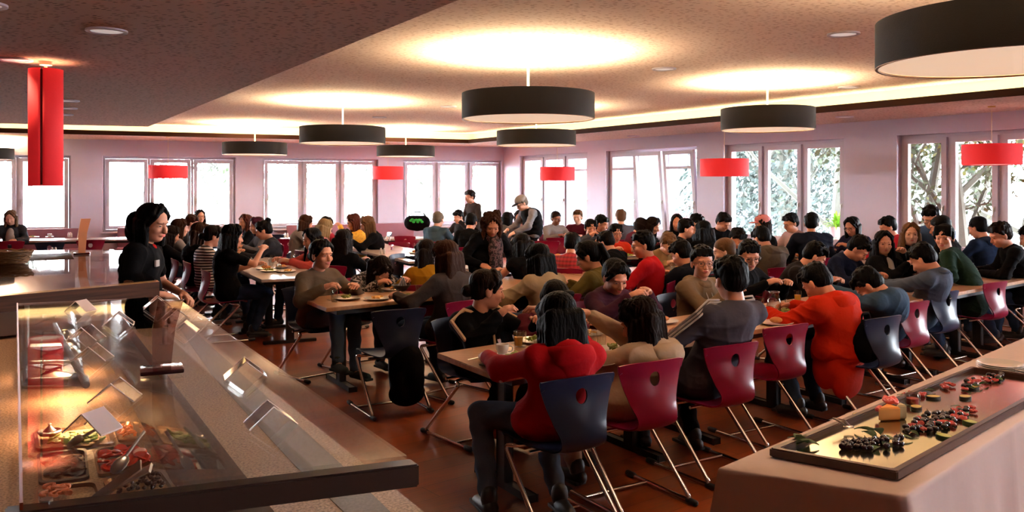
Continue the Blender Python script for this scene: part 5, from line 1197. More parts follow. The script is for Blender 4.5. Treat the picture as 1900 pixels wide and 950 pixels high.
# a recess so that the pans can hang in the top: cut the worktop visually by dark wells
for i, (y0, y1) in enumerate(((585, 618), (620, 650), (652, 684), (686, 718))):
    x = lambda y: 140 + (y - 585) * .14
    quad_pan([(38, y0 + 4), (x(y0), y0), (x(y1), y1), (40, y1 + 4)], .02, ['steel pan lid farthest back under the glass shelf', 'steel pan lid second from back under the glass shelf', 'steel pan lid third from back under the glass shelf', 'steel pan lid nearest of the back row'][i], lid=True, handle=(i != 2))
def front_pan(px, label, m=None): return quad_pan(px, .006, label, m)
M_PANIN = mat('pan_steel_warm', srgb(150, 120, 96), .3, .9)
Q = [at(x, y, ZW) for x, y in ((28, 800), (165, 786), (290, 905), (28, 932))]
front = [front_pan([(62, 803), (202, 790), (214, 828), (66, 839)], 'steel pan of green lettuce with a small colander', M_PANIN), front_pan([(68, 846), (160, 836), (166, 892), (72, 904)], 'dark pan of black dressing in the salad well', mat('dark_pan', srgb(12, 9, 9), .5, .0)),
         front_pan([(172, 837), (258, 826), (292, 868), (182, 888)], 'steel pan of sliced tomatoes with a serving spoon', M_PANIN), front_pan([(208, 788), (244, 784), (262, 818), (220, 824)], 'small pan of grated carrot', M_PANIN),
         front_pan([(64, 911), (180, 897), (196, 940), (66, 960)], 'steel pan of shrimps at the counter front', M_PANIN), front_pan([(190, 893), (300, 876), (330, 915), (205, 936)], 'steel pan of beans at the counter front', M_PANIN)]
def blob_obj(name, label, cat, m, pts, r, squash=.6, grp=None, seed=1, cls=None):
    rn = random.Random(seed); c = sum([V(p) for p in pts], V()) / len(pts); bm = bmesh.new()
    for p in pts:
        M = Euler((rn.uniform(-.6, .6), rn.uniform(-.6, .6), rn.uniform(0, 6))).to_matrix().to_4x4(); add_ell(bm, V(p) - c, (r * rn.uniform(.7, 1.3), r * rn.uniform(.5, 1.1), r * squash), M, 8, 6)
    o = obj(name, bm, m, loc=c); tag(o, label, cat, grp, 'stuff' if cls == 'stuff' else None); return o
def scat(px, n, z, seed, r=.012):
    rn = random.Random(seed); x0, y0 = px[0]; out = []
    A, B_, C_, D_ = [at(x, y, ZW) for x, y in px]
    for i in range(n):
        u, v = rn.uniform(.12, .88), rn.uniform(.12, .88); p = A * (1 - u) * (1 - v) + B_ * u * (1 - v) + C_ * u * v + D_ * (1 - u) * v; out.append((p.x, p.y, z + rn.uniform(0, r)))
    return out
blob_obj('lettuce_salad', 'chopped green lettuce in the salad well', 'salad', mat('lettuce', srgb(120, 150, 50), .5, var=.4, vscale=30), scat([(80, 815), (200, 806), (212, 828), (70, 838)], 60, ZW + .012, 1), .014, .3, cls='stuff')
blob_obj('grated_carrot', 'heap of grated orange carrot', 'salad', mat('carrot', srgb(240, 120, 30), .5, var=.2), scat([(212, 800), (244, 796), (258, 818), (222, 824)], 60, ZW + .014, 2), .007, .3, cls='stuff')
blob_obj('black_dressing', 'glossy dark dressing filling the black pan', 'dressing', mat('dressing', srgb(10, 7, 8), .4, spec=.2), scat([(76, 852), (156, 844), (162, 884), (80, 894)], 70, ZW + .006, 3, .002), .02, .12, cls='stuff')
blob_obj('bean_salad', 'dark bean salad in the front steel pan', 'salad', mat('beans', srgb(50, 24, 20), .4, var=.3), scat([(196, 896), (300, 880), (322, 912), (208, 930)], 70, ZW + .012, 4), .007, .8, cls='stuff')
M_TOM = mat('tomato', srgb(206, 52, 30), .25, var=.15)
for i, p in enumerate(scat([(176, 842), (258, 832), (286, 866), (186, 884)], 22, ZW + .012, 5)):
    bm = bmesh.new(); add_lathe(bm, [(0, -.004), (.018, -.004), (.022, 0), (.018, .004), (0, .004)], 14, (0, 0, 0), Euler((.4 * math.sin(i * 3), .4 * math.cos(i * 5), 0)).to_matrix().to_4x4()); tag(obj('tomato_slice', bm, M_TOM, loc=p), 'red tomato slice in the steel salad pan', 'tomato slice', 'tomato slices in the steel pan')
M_SHR = mat('shrimp', srgb(232, 130, 84), .35, var=.15)
for i, p in enumerate(scat([(72, 915), (130, 908), (140, 930), (74, 940)], 12, ZW + .012, 6)):
    bm = bmesh.new(); add_tube(bm, [(.014 * math.cos(a), .014 * math.sin(a), 0) for a in [q * .5 for q in range(8)]], .006, 8, radii=[.007 - .0005 * q for q in range(8)]); tag(obj('shrimp', bm, M_SHR, loc=p, rz=i), 'pink cooked shrimp in the front steel pan', 'shrimp', 'shrimps in the front pan')
def spoon(a, b, label, name='serving_spoon', m=None):
    a, b = V(a), V(b); bm = bmesh.new(); add_ell(bm, a, (.024, .034, .008), V((0, 1, 0)).rotation_difference((b - a).normalized()).to_matrix().to_4x4()); add_tube(bm, [a + (b - a) * t for t in (.12, .5, 1)], .005, 8); return tag(obj(name, bm, m or M_STEEL), label, 'spoon')
spoon(at(222, 862, ZW + .03), at(268, 800, ZW + .10), 'steel serving spoon lying in the tomato pan')
spoon(at(140, 818, ZW + .03), at(190, 790, ZW + .08), 'steel spoon lying on the lettuce')
p = at(92, 806, ZW + .02); bm = bmesh.new(); add_lathe(bm, [(0, 0), (.03, 0), (.038, .012), (.034, .014), (.03, .004)], 20); add_lathe(bm, [(0, .01), (.02, .012), (.004, .03), (.006, .036), (0, .04)], 14); tag(obj('colander_lid', bm, M_STEEL, loc=p), 'small steel knob lid on the lettuce pan', 'lid')
a, b = at(165, 935, ZW + .03), at(262, 862, ZW + .13); bm = bmesh.new(); add_box(bm, (a + b) / 2, (.035, (b - a).length, .006), rot=V((0, 1, 0)).rotation_difference((b - a).normalized()).to_euler(), bevel=.002); tag(obj('steel_tongs', bm, M_STEEL), 'flat steel tongs leaning across the front pans', 'tongs')
a, b = at(190, 915, ZW + .03), at(280, 868, ZW + .1); bm = bmesh.new(); add_box(bm, (a + b) / 2, (.028, (b - a).length, .005), rot=V((0, 1, 0)).rotation_difference((b - a).normalized()).to_euler(), bevel=.002); tag(obj('spatula', bm, M_STEEL), 'narrow steel spatula beside the flat tongs', 'spatula')

# folded clear card tents on the glass
M_TENT = glass_mat('white_edged_acrylic', (.90, .88, .90), .8, .14)
def tent(x, y, w, rz, label, card=False):
    p = at(x, y, ZG); s = FPX / p.y; W = w / s; h = W * .42
    t = thing('card_tent', label, 'card holder', (p.x, p.y, ZG + .001), R(rz))
    for sgn in (-1, 1):
        bm = bmesh.new(); a = V((sgn * W / 2, 0, 0)); b = V((0, 0, h)); d = (b - a).normalized(); n = V((-d.z * sgn, 0, abs(d.x))).normalized() * .0022
        for q in ((a, b),):
            vs = [q[0] + V((0, -W * .33, 0)), q[0] + V((0, W * .33, 0)), q[1] + V((0, W * .33, 0)), q[1] + V((0, -W * .33, 0))]
            lo = [bm.verts.new(v_) for v_ in vs]; hi = [bm.verts.new(v_ + V((0, 0, .004))) for v_ in vs]
            bm.faces.new(lo[::-1]); bm.faces.new(hi)
            for i in range(4): bm.faces.new((lo[i], lo[(i + 1) % 4], hi[(i + 1) % 4], hi[i]))
        obj('panel', bm, M_TENT if not (card and sgn > 0) else mat('paper_card', srgb(200, 180, 176), .6), t, smooth=False)
    for sgn in (-1, 1):
        bm = bmesh.new(); add_tube(bm, [(-W / 2, sgn * W * .33, .002), (0, sgn * W * .33, h + .003), (W / 2, sgn * W * .33, .002)], .0022, 6); obj('polished_edge', bm, mat('bright_acrylic_edge', srgb(240, 226, 222), .2), t)
for a in [(220, 603, 52, 20, 'clear card tent on glass above the dark plate, left of the upright'), (292, 572, 48, 25, 'clear card tent at the far right end of the glass shelf'), (326, 592, 44, 35, 'clear card tent just in front of the far right one'), (344, 616, 44, 10, 'clear card tent right of the upright sign holder'), (455, 700, 74, 22, 'large clear card tent at the middle right of the glass'), (502, 788, 86, 28, 'large clear card tent nearest the front right of the glass'),
          (150, 577, 44, -10, 'card tent at the back left of the glass with printed card', True), (160, 630, 56, 0, 'card tent beside the back pan lids'), (172, 668, 62, 5, 'card tent reflecting red lamp beside the third pan lid'), (214, 742, 80, 8, 'card tent reflecting red lamp in the middle of the glass'), (172, 800, 84, -14, 'card tent with grey card above the lettuce pan', True)]: tent(*a)
def upright(x, y, z, H_, label, orange=False):
    p = at(x, y, z); t = thing('sign_holder', label, 'sign holder', (p.x, p.y, z), R(25))
    bm = bmesh.new(); add_box(bm, (0, 0, .008), (.13, .11, .014), bevel=.005); obj('base', bm, mat('dark_red_base', srgb(60, 14, 20), .2, coat=.6), t)
    bm = bmesh.new()
    lo = [(-.028, -.003, .014), (.028, -.003, .014), (.028, .003, .014), (-.028, .003, .014)]
    prof = [(0, 0), (.3, .005), (.6, .012), (1, .05)]; rings = [[bm.verts.new((v_[0] * (1 + .4 * k) + o * .6, v_[1] + o, .014 + k * H_)) for v_ in lo] for k, o in prof]
    for A_, B_ in zip(rings, rings[1:]):
        for i in range(4): bm.faces.new((A_[i], A_[(i + 1) % 4], B_[(i + 1) % 4], B_[i]))
    bm.faces.new(rings[0][::-1]); bm.faces.new(rings[-1]); obj('panel', bm, glass_mat('tinted_acrylic', (.80, .66, .62), .9, .3) if not orange else mat('tan_card', srgb(206, 140, 100), .35, coat=.5), t, smooth=False)
    if orange:
        bm = bmesh.new(); add_tube(bm, [(-.038, 0, H_ * .45), (-.01, .05, H_ * 1.05), (.065, .05, H_ * 1.02)], .004, 6); obj('clear_edge', bm, mat('bright_acrylic_edge', srgb(240, 226, 222), .2), t)
upright(300, 690, ZG, .21, 'upright clear sign holder on dark red base in the middle of the glass')

# ---------------- second serving counter ----------------
G = [at(290, 520, ZG), at(210, 463, ZG), at(-30, 466, ZG), at(-60, 552, ZG)]
c2 = sum(G, V()) / 4; c2.z = 0; t = thing('serving_counter', 'second serving counter with glass shelf and pale wood edge, behind the near one', 'counter', c2)
l2 = lambda p: V((p.x - c2.x, p.y - c2.y, 0))
bm = bmesh.new(); add_prism(bm, [l2(p) for p in G], ZG - .008, ZG); obj('glass_shelf', bm, M_TGLASS, t, smooth=False)
d2 = (l2(G[3]) - l2(G[0])).normalized(); n2 = (l2(G[1]) - l2(G[0])).normalized()
bm = bmesh.new(); add_prism(bm, [l2(G[0]) - d2 * .02, l2(G[3]), l2(G[3]) + n2 * .10, l2(G[0]) + n2 * .10 - d2 * .02], ZG - .055, ZG - .010); obj('wood_edge', bm, ramp_mat('pale_oak_edge', 'noise', [(.3, srgb(196, 150, 96)), (.7, srgb(226, 184, 128))], .4, 4, (1, 12, 1)), t, smooth=False)
bm = bmesh.new(); add_prism(bm, [l2(G[0]) - n2 * .014 - d2 * .02, l2(G[3]) - n2 * .014, l2(G[3]) - n2 * .002, l2(G[0]) - n2 * .002 - d2 * .02], ZG - .10, ZG - .010); obj('front_beam', bm, M_WALNUT, t, smooth=False)
W2 = [l2(G[0]) + d2 * .25 + n2 * .1, l2(G[1]) + d2 * .2, l2(G[2]), l2(G[3])]
bm = bmesh.new(); add_prism(bm, W2, ZW - .04, ZW); obj('worktop', bm, mat('grey_worktop', srgb(100, 86, 88), .35), t, smooth=False)
bm = bmesh.new(); add_prism(bm, [p * .93 for p in W2], 0, ZW - .041); obj('cabinet_body', bm, M_WALNUT, t, smooth=False)
for p in (W2[0], W2[1]):
    bm = bmesh.new(); q = p * .9; add_tube(bm, [(q.x, q.y, ZW), (q.x, q.y, ZG - .009)], .012, 10); obj('post', bm, M_STEEL, t)
upright(152, 472, ZG, .30, 'tall tan sign card in clear holder on the second counter', True)
bm = bmesh.new(); p = at(-70, 480, 1.16); add_box(bm, (0, 0, .575), (1.6, .8, 1.15), bevel=.004)
cab = thing('wooden_cabinet', 'dark wooden cabinet left of the second serving counter', 'cabinet', (p.x, p.y, 0), R(30)); obj('cabinet_body', bm, M_WALNUT, cab, ang=30)
for k in range(2):
    bm = bmesh.new(); add_box(bm, (-.38 + k * .77, -.408, .57), (.74, .016, 1.05), bevel=.003); d_ = obj('door', bm, M_WALNUT, cab); bm = bmesh.new(); add_tube(bm, [(-.1 + k * .2, -.42, .6), (-.1 + k * .2, -.42, .8)], .006, 8); obj('handle', bm, M_STEEL, d_)
p = at(8, 488, 1.15); bk = thing('bread_basket', 'brown woven basket on the wooden cabinet at the left edge', 'basket', (p.x, p.y, 1.151))
bm = bmesh.new()
for k in range(7): add_tube(bm, [((.13 + .006 * k) * math.cos(a) * 1.3, (.10 + .005 * k) * math.sin(a), .008 + .014 * k + .004 * math.sin(a * 12 + k * 3.1)) for a in [i * 6.283 / 48 for i in range(48)]], .008, 6, closed=True)
add_lathe(bm, [(0, 0), (.12, .0), (.12, .006), (0, .006)], 24); obj('weave', bm, mat('wicker', srgb(120, 84, 54), .7, var=.3), bk)

# ---------------- white clothed buffet table, right foreground ----------------
ZB = .76
P0, P1 = at(1335, 868, ZB), at(1680, 920, ZB); dr = (at(1780, 678, ZB) - P0); dr.z = 0; dr.normalize(); LB = 4.4
corners = [P0, P1, P1 + dr * LB, P0 + dr * LB]; cB = sum(corners, V()) / 4; cB.z = 0
t = thing('buffet_table', 'folding buffet table hidden under a long white cloth, right foreground', 'table', cB)
bm = bmesh.new(); add_prism(bm, [(V((p.x, p.y, 0)) - cB) * .97 for p in corners], ZB - .03, ZB - .006); obj('tabletop', bm, M_TOPW, t, smooth=False)
for p in corners: q = (V((p.x, p.y, 0)) - cB) * .88; bm = bmesh.new(); add_tube(bm, [(q.x, q.y, 0), (q.x, q.y, ZB - .03)], .018, 10); obj('leg', bm, M_DARKLEG, t)
bm = bmesh.new(); per = []
for i in range(4):
    a, b = corners[i], corners[(i + 1) % 4]; n = max(8, int((b - a).length / .03))
    for j in range(n): per.append((a + (b - a) * j / n, i, j / n, (b - a).length))
npz = len(per); rings = []
cc_ = [V((p[0].x, p[0].y, 0)) - cB for p in per]
for lv, z in enumerate([ZB + .001, ZB - .004, ZB - .02, ZB - .08, ZB - .2, ZB - .35, ZB - .5, ZB - .64, .06]):
    ring = []
    for k, (p, i, u, Ln) in enumerate(per):
        q = cc_[k]; a = cc_[k - 1]; b = cc_[(k + 1) % npz]; tn = (b - a).normalized(); nn = V((tn.y, -tn.x, 0)); 
        if nn.dot(q) < 0: nn = -nn
        drop = (ZB - z); cornerness = math.exp(-(min(u, 1 - u) * Ln / .10) ** 2)
        s = u * Ln; off = .004 * min(1, lv) + drop * .05 + drop * .045 * (math.sin(s * 9 + i * 2) * .6 + math.sin(s * 23 + i) * .4) + cornerness * drop * .16
        if lv == 0: off = -.003
        crease = .004 * math.exp(-((s % .75) - .37) ** 2 * 4000)
        ring.append(bm.verts.new((q.x + nn.x * (off + crease), q.y + nn.y * (off + crease), z + (.0 if lv else 0))))
    rings.append(ring)
for A_, B_ in zip(rings, rings[1:]):
    for i in range(npz): bm.faces.new((A_[i], A_[(i + 1) % npz], B_[(i + 1) % npz], B_[i]))
bm.faces.new(rings[0][::-1])
o = obj('tablecloth', bm, mat('white_cloth', srgb(200, 180, 172), .85, var=.03, vscale=3, bump=.25, bscale=7), loc=cB, ang=70); tag(o, 'white paper tablecloth hanging to the floor over the right buffet table', 'tablecloth')
# mirror tray
ZT = ZB + .004
T = [at(1427, 832, ZT + .03), at(1666, 876, ZT + .03), None, at(1776, 690, ZT + .03)]
dl = (T[3] - T[0]).normalized(); Lt = 2.05; T[3] = T[0] + dl * Lt; T[2] = T[1] + dl * Lt * .97; cT = sum(T, V()) / 4; cT.z = 0
t = thing('mirror_tray', 'large mirror platter with dark wooden frame on the white buffet table', 'tray', (cT.x, cT.y, ZT))
q = [V((p.x, p.y, 0)) - cT for p in T]
def inset(q, w):
    n = len(q); out = []
    for i in range(n):
        a, b, c = q[i - 1], q[i], q[(i + 1) % n]; d1 = (b - a).normalized(); d2_ = (c - b).normalized(); n1 = V((-d1.y, d1.x, 0)); n2_ = V((-d2_.y, d2_.x, 0)); k = n1 + n2_; out.append(b + k * (w / (1 + n1.dot(n2_))))
    return out
area = sum(q[i].x * q[(i + 1) % 4].y - q[(i + 1) % 4].x * q[i].y for i in range(4))
if area < 0: q = q[::-1]
qi = inset(q, .028)
bm = bmesh.new(); O0 = [bm.verts.new(p) for p in q]; O1 = [bm.verts.new(p + V((0, 0, .032))) for p in q]; I1 = [bm.verts.new(p + V((0, 0, .032))) for p in qi]; I0 = [bm.verts.new(p) for p in qi]
for A_, B_ in ((O0, O1), (O1, I1), (I1, I0), (I0, O0)):
    for i in range(4): bm.faces.new((A_[i], A_[(i + 1) % 4], B_[(i + 1) % 4], B_[i]))
bmesh.ops.bevel(bm, geom=bm.edges[:], offset=.004, segments=2, affect='EDGES'); obj('frame', bm, mat('dark_wood_frame', srgb(64, 34, 24), .4, var=.15, stretch=(1, 12, 1)), t)
bm = bmesh.new(); add_prism(bm, inset(q, .026), .004, .012)
obj('mirror', bm, mat('mirror_glass', srgb(224, 222, 206), .13, 1.0, var=.06, vscale=3, bump=.02, bscale=220), t, smooth=False)
ZM = ZT + .0125
M_OL = mat('black_olive', srgb(34, 20, 30), .22, var=.3); M_GR = mat('green_leaf', srgb(62, 92, 34), .5, var=.3); M_HAM = mat('pink_ham', srgb(226, 98, 92), .4, var=.2); M_SAL = mat('salami', srgb(176, 50, 44), .45, var=.35, vscale=60)
M_CHE = mat('orange_cheese', srgb(240, 160, 70), .5); M_COU = mat('grilled_courgette', srgb(40, 34, 20), .4, var=.4); M_COUI = mat('courgette_flesh', srgb(206, 180, 110), .5, var=.2, vscale=40)
rt = random.Random(99)
bm = bmesh.new(); add_ell(bm, (0, 0, .011), (.012, .0145, .0115), None, 12, 8); ME_OL = finish(bm, 'olive')
bm = bmesh.new(); add_ell(bm, (0, 0, .013), (.013, .013, .013), None, 12, 8); add_tube(bm, [(0, 0, .025), (.002, .004, .032)], .0014, 6); ME_GRAPE = finish(bm, 'grape')
bm = bmesh.new(); add_tube(bm, [(.016 * math.cos(a) * (1 - a * .06), .016 * math.sin(a) * (1 - a * .06), .012 + .002 * math.sin(a * 3)) for a in [i * .45 for i in range(16)]], .006, 8); ME_SAL = finish(bm, 'salami_curl')
bm = bmesh.new()
for i in range(5): # leaf blade, curved, with thickness
    pass
g_ = []
for i in range(9):
    u = i / 8; w = .018 * math.sin(math.pi * min(1, u * 1.02)) ** .8 + .0006; g_.append([bm.verts.new((x_ * w, -.035 + .07 * u, .006 + .010 * math.sin(u * 3.1) + .004 * x_ * x_)) for x_ in (-1, -.5, 0, .5, 1)])
for A_, B_ in zip(g_, g_[1:]):
    for i in range(4): bm.faces.new((A_[i], A_[i + 1], B_[i + 1], B_[i]))
bmesh.ops.solidify(bm, geom=bm.faces[:], thickness=.0012); ME_LEAF = finish(bm, 'leaf')
def food(me, m, px, label, cat, grp, name, n=0, sc=1.0):
    p = at(px[0], px[1], ZM); o = obj(name, me, m, loc=(p.x, p.y, ZM), rz=rt.uniform(0, 6.28)); o.scale = (sc,) * 3; tag(o, label, cat, grp); return o
used_ = []
def clus(cx, cy, rx, ry, n, kinds, slope=-.45):
    k = 0; tries = 0
    while k < n and tries < n * 30:
        tries += 1; a = rt.uniform(0, 6.283); r = math.sqrt(rt.random()); x = cx + rx * r * math.cos(a); y = cy + ry * r * math.sin(a) + slope * (x - cx); p = at(x, y, ZM)
        if any((p.x - u[0]) ** 2 + (p.y - u[1]) ** 2 < .019 ** 2 for u in used_): continue
        used_.append((p.x, p.y)); k += 1; kd = rt.choice(kinds)
        if kd == 'o': food(ME_OL, M_OL, (x, y), 'single dark olive lying on the mirror platter', 'olive', 'dark olives on the mirror platter', 'olive')
        if kd == 'g': food(ME_GRAPE, M_OL, (x, y), 'single dark grape lying on the mirror platter', 'grape', 'dark grapes on the mirror platter', 'grape')
        if kd == 's': food(ME_SAL, M_SAL, (x, y), 'curled red salami slice on the mirror platter', 'salami', 'salami curls on the mirror platter', 'salami_curl', sc=.9)
        if kd == 'l': food(ME_LEAF, M_GR, (x, y), 'small green leaf on the mirror platter', 'leaf', 'green leaves on the mirror platter', 'herb_leaf', sc=.8)
clus(1632, 827, 62, 10, 30, 'ggggol', -.12); clus(1745, 782, 66, 17, 62, 'ooosssgl', -.28); clus(1592, 832, 34, 6, 6, 'g', 0)
clus(1700, 733, 26, 7, 9, 'ssol', -.2); clus(1755, 720, 14, 5, 5, 'ss', 0); clus(1812, 712, 34, 9, 20, 'ssool', -.3); clus(1850, 702, 18, 6, 8, 'sol', -.3)
def disc(px, rx, label, m1, m2):
    p = at(px[0], px[1], ZM); t = thing('vegetable_slice', label, 'vegetable slice', (p.x, p.y, ZM), rt.uniform(0, 3))
    M = Matrix.Diagonal((1, .7, 1, 1)); bm = bmesh.new(); add_lathe(bm, [(0, 0), (rx, 0), (rx, .010), (rx * .88, .011)], 20, (0, 0, 0), M); obj('rind', bm, m1, t)
    bm = bmesh.new(); add_lathe(bm, [(rx * .9, .0105), (0, .0115)], 20, (0, 0, 0), M); obj('flesh', bm, m2, t)
for px, lab in (((1593, 773), 'grilled courgette slice alone near the left rim of the platter'), ((1732, 739), 'large dark grilled aubergine slice in the platter middle'), ((1791, 739), 'courgette slice at the right middle of the platter'), ((1806, 721), 'courgette slice below the far salami cluster'), ((1800, 711), 'courgette slice within the far salami cluster'), ((1700, 758), 'courgette slice beside the cheese wedge')): disc(px, .034, lab, M_COU, M_COUI)
for px, lab in (((1752, 812), 'green cucumber slice at the front rim of the platter'), ((1800, 786), 'pale green cucumber slice right of the salami heap')): disc(px, .034, lab, M_GR, mat('cucumber_flesh', srgb(170, 176, 90), .4))
for i, px in enumerate(((1480, 822), (1490, 826), (1484, 818), (1497, 829), (1612, 812), (1628, 806), (1605, 805))): food(ME_LEAF, M_GR, px, 'larger green leaf laid on the mirror platter near its left end' if i < 4 else 'larger green leaf among the dark grapes', 'leaf', 'large leaves at platter end' if i < 4 else 'large leaves among grapes', 'herb_leaf', sc=1.25)
p = at(1646, 778, ZM); bm = bmesh.new(); add_prism(bm, [(-.05, -.03), (.05, -.02), (.02, .05)], 0, .055); bmesh.ops.bevel(bm, geom=bm.edges[:], offset=.005, segments=2, affect='EDGES'); tag(obj('cheese_wedge', bm, M_CHE, loc=p), 'orange melon or cheese wedge standing on the platter', 'cheese')
p = at(1668, 776, ZM); bm = bmesh.new(); add_prism(bm, [(-.02, -.02), (.025, -.02), (.02, .04)], 0, .06); bmesh.ops.bevel(bm, geom=bm.edges[:], offset=.005, segments=2, affect='EDGES'); tag(obj('cheese_wedge', bm, mat('pale_cheese', srgb(196, 176, 130), .5), loc=p), 'pale brown rinded cheese wedge behind the orange wedge', 'cheese')
for i, (x, y) in enumerate(((1650, 754), (1638, 763), (1655, 758))):
    p = at(x, y + 14, ZM); p.z = ZM + (.055 if i != 1 else .03); bm = bmesh.new(); add_tube(bm, [(.026 * math.cos(a) * (1 - a * .09), .026 * math.sin(a) * (1 - a * .09), .004 * math.sin(a * 4) + .008) for a in [k * .4 for k in range(20)]], .009, 8)
    tag(obj('ham_slice', bm, M_HAM, loc=p, rz=i * 1.3), 'pink rolled ham slice resting on the cheese wedge', 'ham', 'ham slices on the wedge')
p = at(1693, 752, ZM); j = thing('glass_jar', 'small glass jar standing on the mirror platter', 'jar', p); bm = bmesh.new(); add_lathe(bm, [(0, 0), (.03, 0), (.032, .05), (.029, .058), (.026, .055), (.027, .006), (0, .006)], 24); obj('glass_body', bm, glass_mat('tumbler_glass', (.92, .94, .93), 1.4, .08), j)
bm = bmesh.new(); add_lathe(bm, [(0, .007), (.026, .007), (.026, .032), (0, .032)], 20); obj('relish', bm, M_SAL, j)
a, b = at(1575, 792, ZM + .02), at(1545, 776, ZM + .05); bm = bmesh.new()
for s in (-1, 1): add_tube(bm, [a + V((s * .006, 0, 0)), (a + b) / 2 + V((s * .014, .0, .01)), b], .004, 8)
add_ell(bm, a, (.022, .014, .006)); tag(obj('serving_tongs', bm, M_STEEL), 'steel serving tongs lying on the left rim of the platter', 'tongs')
def plate_stack(x, y, n, r, label, grp):
    p = at(x, y, ZB)
    for k in range(n):
        bm = bmesh.new(); add_lathe(bm, [(0, 0), (r * .6, 0), (r * .97, .016), (r, .018), (r * .97, .021), (r * .6, .006), (0, .005)], 40); o = obj('plate', bm, M_WHITE, loc=(p.x, p.y, ZB + .003 + k * .009), ang=50); tag(o, label if k < n - 1 else label.replace('plate in', 'top plate of'), 'plate', grp)
plate_stack(1856, 690, 4, .115, 'white plate in the stack at the buffet right', 'stacked white plates left stack'); plate_stack(1925, 700, 3, .115, 'white plate in the stack cut by the right edge', 'stacked white plates right stack')
# ---------------- things on the tables ----------------
M_TUM = glass_mat('tumbler_glass', (.92, .94, .93), 1.4, .08)
bm = bmesh.new(); add_lathe(bm, [(0, 0), (.075, 0), (.118, .015), (.122, .018), (.118, .019), (.075, .005), (0, .004)], 40); ME_PLATE = finish(bm, 'plate', True, 50)
bm = bmesh.new(); add_lathe(bm, [(0, 0), (.026, 0), (.033, .095), (.031, .096), (.0245, .006), (0, .006)], 20); ME_TUM = finish(bm, 'tumbler', True, 50)
bm = bmesh.new(); add_lathe(bm, [(0, 0), (.024, 0), (.036, .03), (.040, .062), (.037, .062), (.033, .03), (.02, .006), (0, .005)], 24); add_tube(bm, rounded([(.037, 0, .05), (.062, 0, .05), (.058, 0, .018), (.034, 0, .018)], .015), .004, 8); ME_CUP = finish(bm, 'cup', True, 50)
bm = bmesh.new(); add_lathe(bm, [(0, 0), (.03, 0), (.07, .045), (.067, .046), (.028, .006), (0, .005)], 28); ME_BOWL = finish(bm, 'bowl', True, 50)
M_BREAD = mat('bread_crust', srgb(190, 120, 60), .7, var=.25, vscale=14, bump=.5); M_SALD = mat('mixed_salad', srgb(120, 130, 50), .6, var=.4, vscale=30); M_PASTA = mat('pasta_food', srgb(226, 170, 90), .6, var=.3, vscale=30); M_JUICE = mat('orange_juice', srgb(240, 170, 40), .2)
def food_on(p, kind, who, seed):
    rn = random.Random(seed); s = Sdf(.006)
    if kind == 'bread': s.ell((0, 0, .026), (.045, .036, .022)); s.ell((.03, .03, .02), (.03, .026, .016)); m, nm = M_BREAD, 'bread_roll'
    elif kind == 'salad':
        for i in range(14): s.ell((rn.gauss(0, .026), rn.gauss(0, .026), .016 + rn.uniform(0, .012)), (.018, .014, .006), Euler((rn.uniform(-1, 1), rn.uniform(-1, 1), 0)).to_matrix())
        m, nm = M_SALD, 'salad'
    else:
        for i in range(12): s.cap((rn.gauss(0, .025), rn.gauss(0, .025), .012), .007, (rn.gauss(0, .025), rn.gauss(0, .025), .022), .007)
        m, nm = M_PASTA, 'pasta'
    o = obj(nm, s.mesh(nm, .004), m, loc=(p.x, p.y, .757)); tag(o, {'bread_roll': 'golden bread roll', 'salad': 'small green salad', 'pasta': 'yellow pasta helping'}[nm] + ' on the plate of the ' + who, nm.replace('_', ' ')); return o
def put(me, name, p, m, label, cat, z=.7505, grp=None, rz=0, sc=1): o = obj(name, me, m, loc=(p.x, p.y, z), rz=rz); o.scale = (sc,) * 3; return tag(o, label, cat, grp)
def fork(a, b, label, z=.79):
    bm = bmesh.new(); a, b = V(a), V(b); d = (b - a).normalized(); sd = d.cross(V((0, 0, 1))).normalized(); add_tube(bm, [a, a + (b - a) * .6], .0035, 6)
    c = a + (b - a) * .72; add_ell(bm, c, (.010, .018, .003), V((0, 1, 0)).rotation_difference(d).to_matrix().to_4x4(), 8, 6)
    for k in (-1.5, -.5, .5, 1.5): add_tube(bm, [c + sd * k * .005 + d * .01, b + sd * k * .005], .0014, 5)
    return tag(obj('fork', bm, M_STEEL), label, 'fork')
kinds = ['salad', 'pasta', 'bread']; NPL = 0
for i, (who, hp, f, r, pl, px, py) in enumerate(SEATS):
    if pl == 0: continue
    for dist in (.46, .52, .40, .6, .34):
        p = hp + f * dist
        if on_table(p): break
    else: continue
    NPL += 1; put(ME_PLATE, 'plate', p, M_WHITE, 'white plate in front of the ' + who, 'plate'); food_on(p, kinds[i % 3], who, i)
    for off in ((.17, .06), (-.17, .08), (.0, .22)):
        g = p + r * off[0] + f * off[1]
        if on_table(g): put(ME_TUM, 'drinking_glass', g, M_TUM, 'clear drinking glass beside the plate of the ' + who, 'glass'); break
    if pl and on_table(p + r * .15): fork(p + r * .15 + V((0, 0, .756)) - f * .08, p + r * .15 + V((0, 0, .756)) + f * .08, 'steel fork beside the plate of the ' + who)
def A(x, y, z=.75): return at(x, y, z)
def saucer_cup(x, y, label):
    p = A(x, y); put(ME_PLATE, 'saucer', p, M_WHITE, 'small saucer under the ' + label, 'saucer', sc=.62); put(ME_CUP, 'cup', p, M_WHITE, label, 'cup', z=.757)
saucer_cup(932, 660, 'white coffee cup near the front table corner'); saucer_cup(1162, 516, 'white cup beside red sweatshirt boy'); saucer_cup(588, 548, 'white cup at the left end of the middle table'); saucer_cup(92, 440, 'white cup on the first window table')
def juice(x, y, label):
    p = A(x, y); g = thing('juice_glass', label, 'glass', (p.x, p.y, .7505)); obj('glass_body', ME_TUM, M_TUM, g); bm = bmesh.new(); add_lathe(bm, [(0, .007), (.024, .007), (.028, .06), (0, .06)], 18); obj('juice', bm, M_JUICE, g)
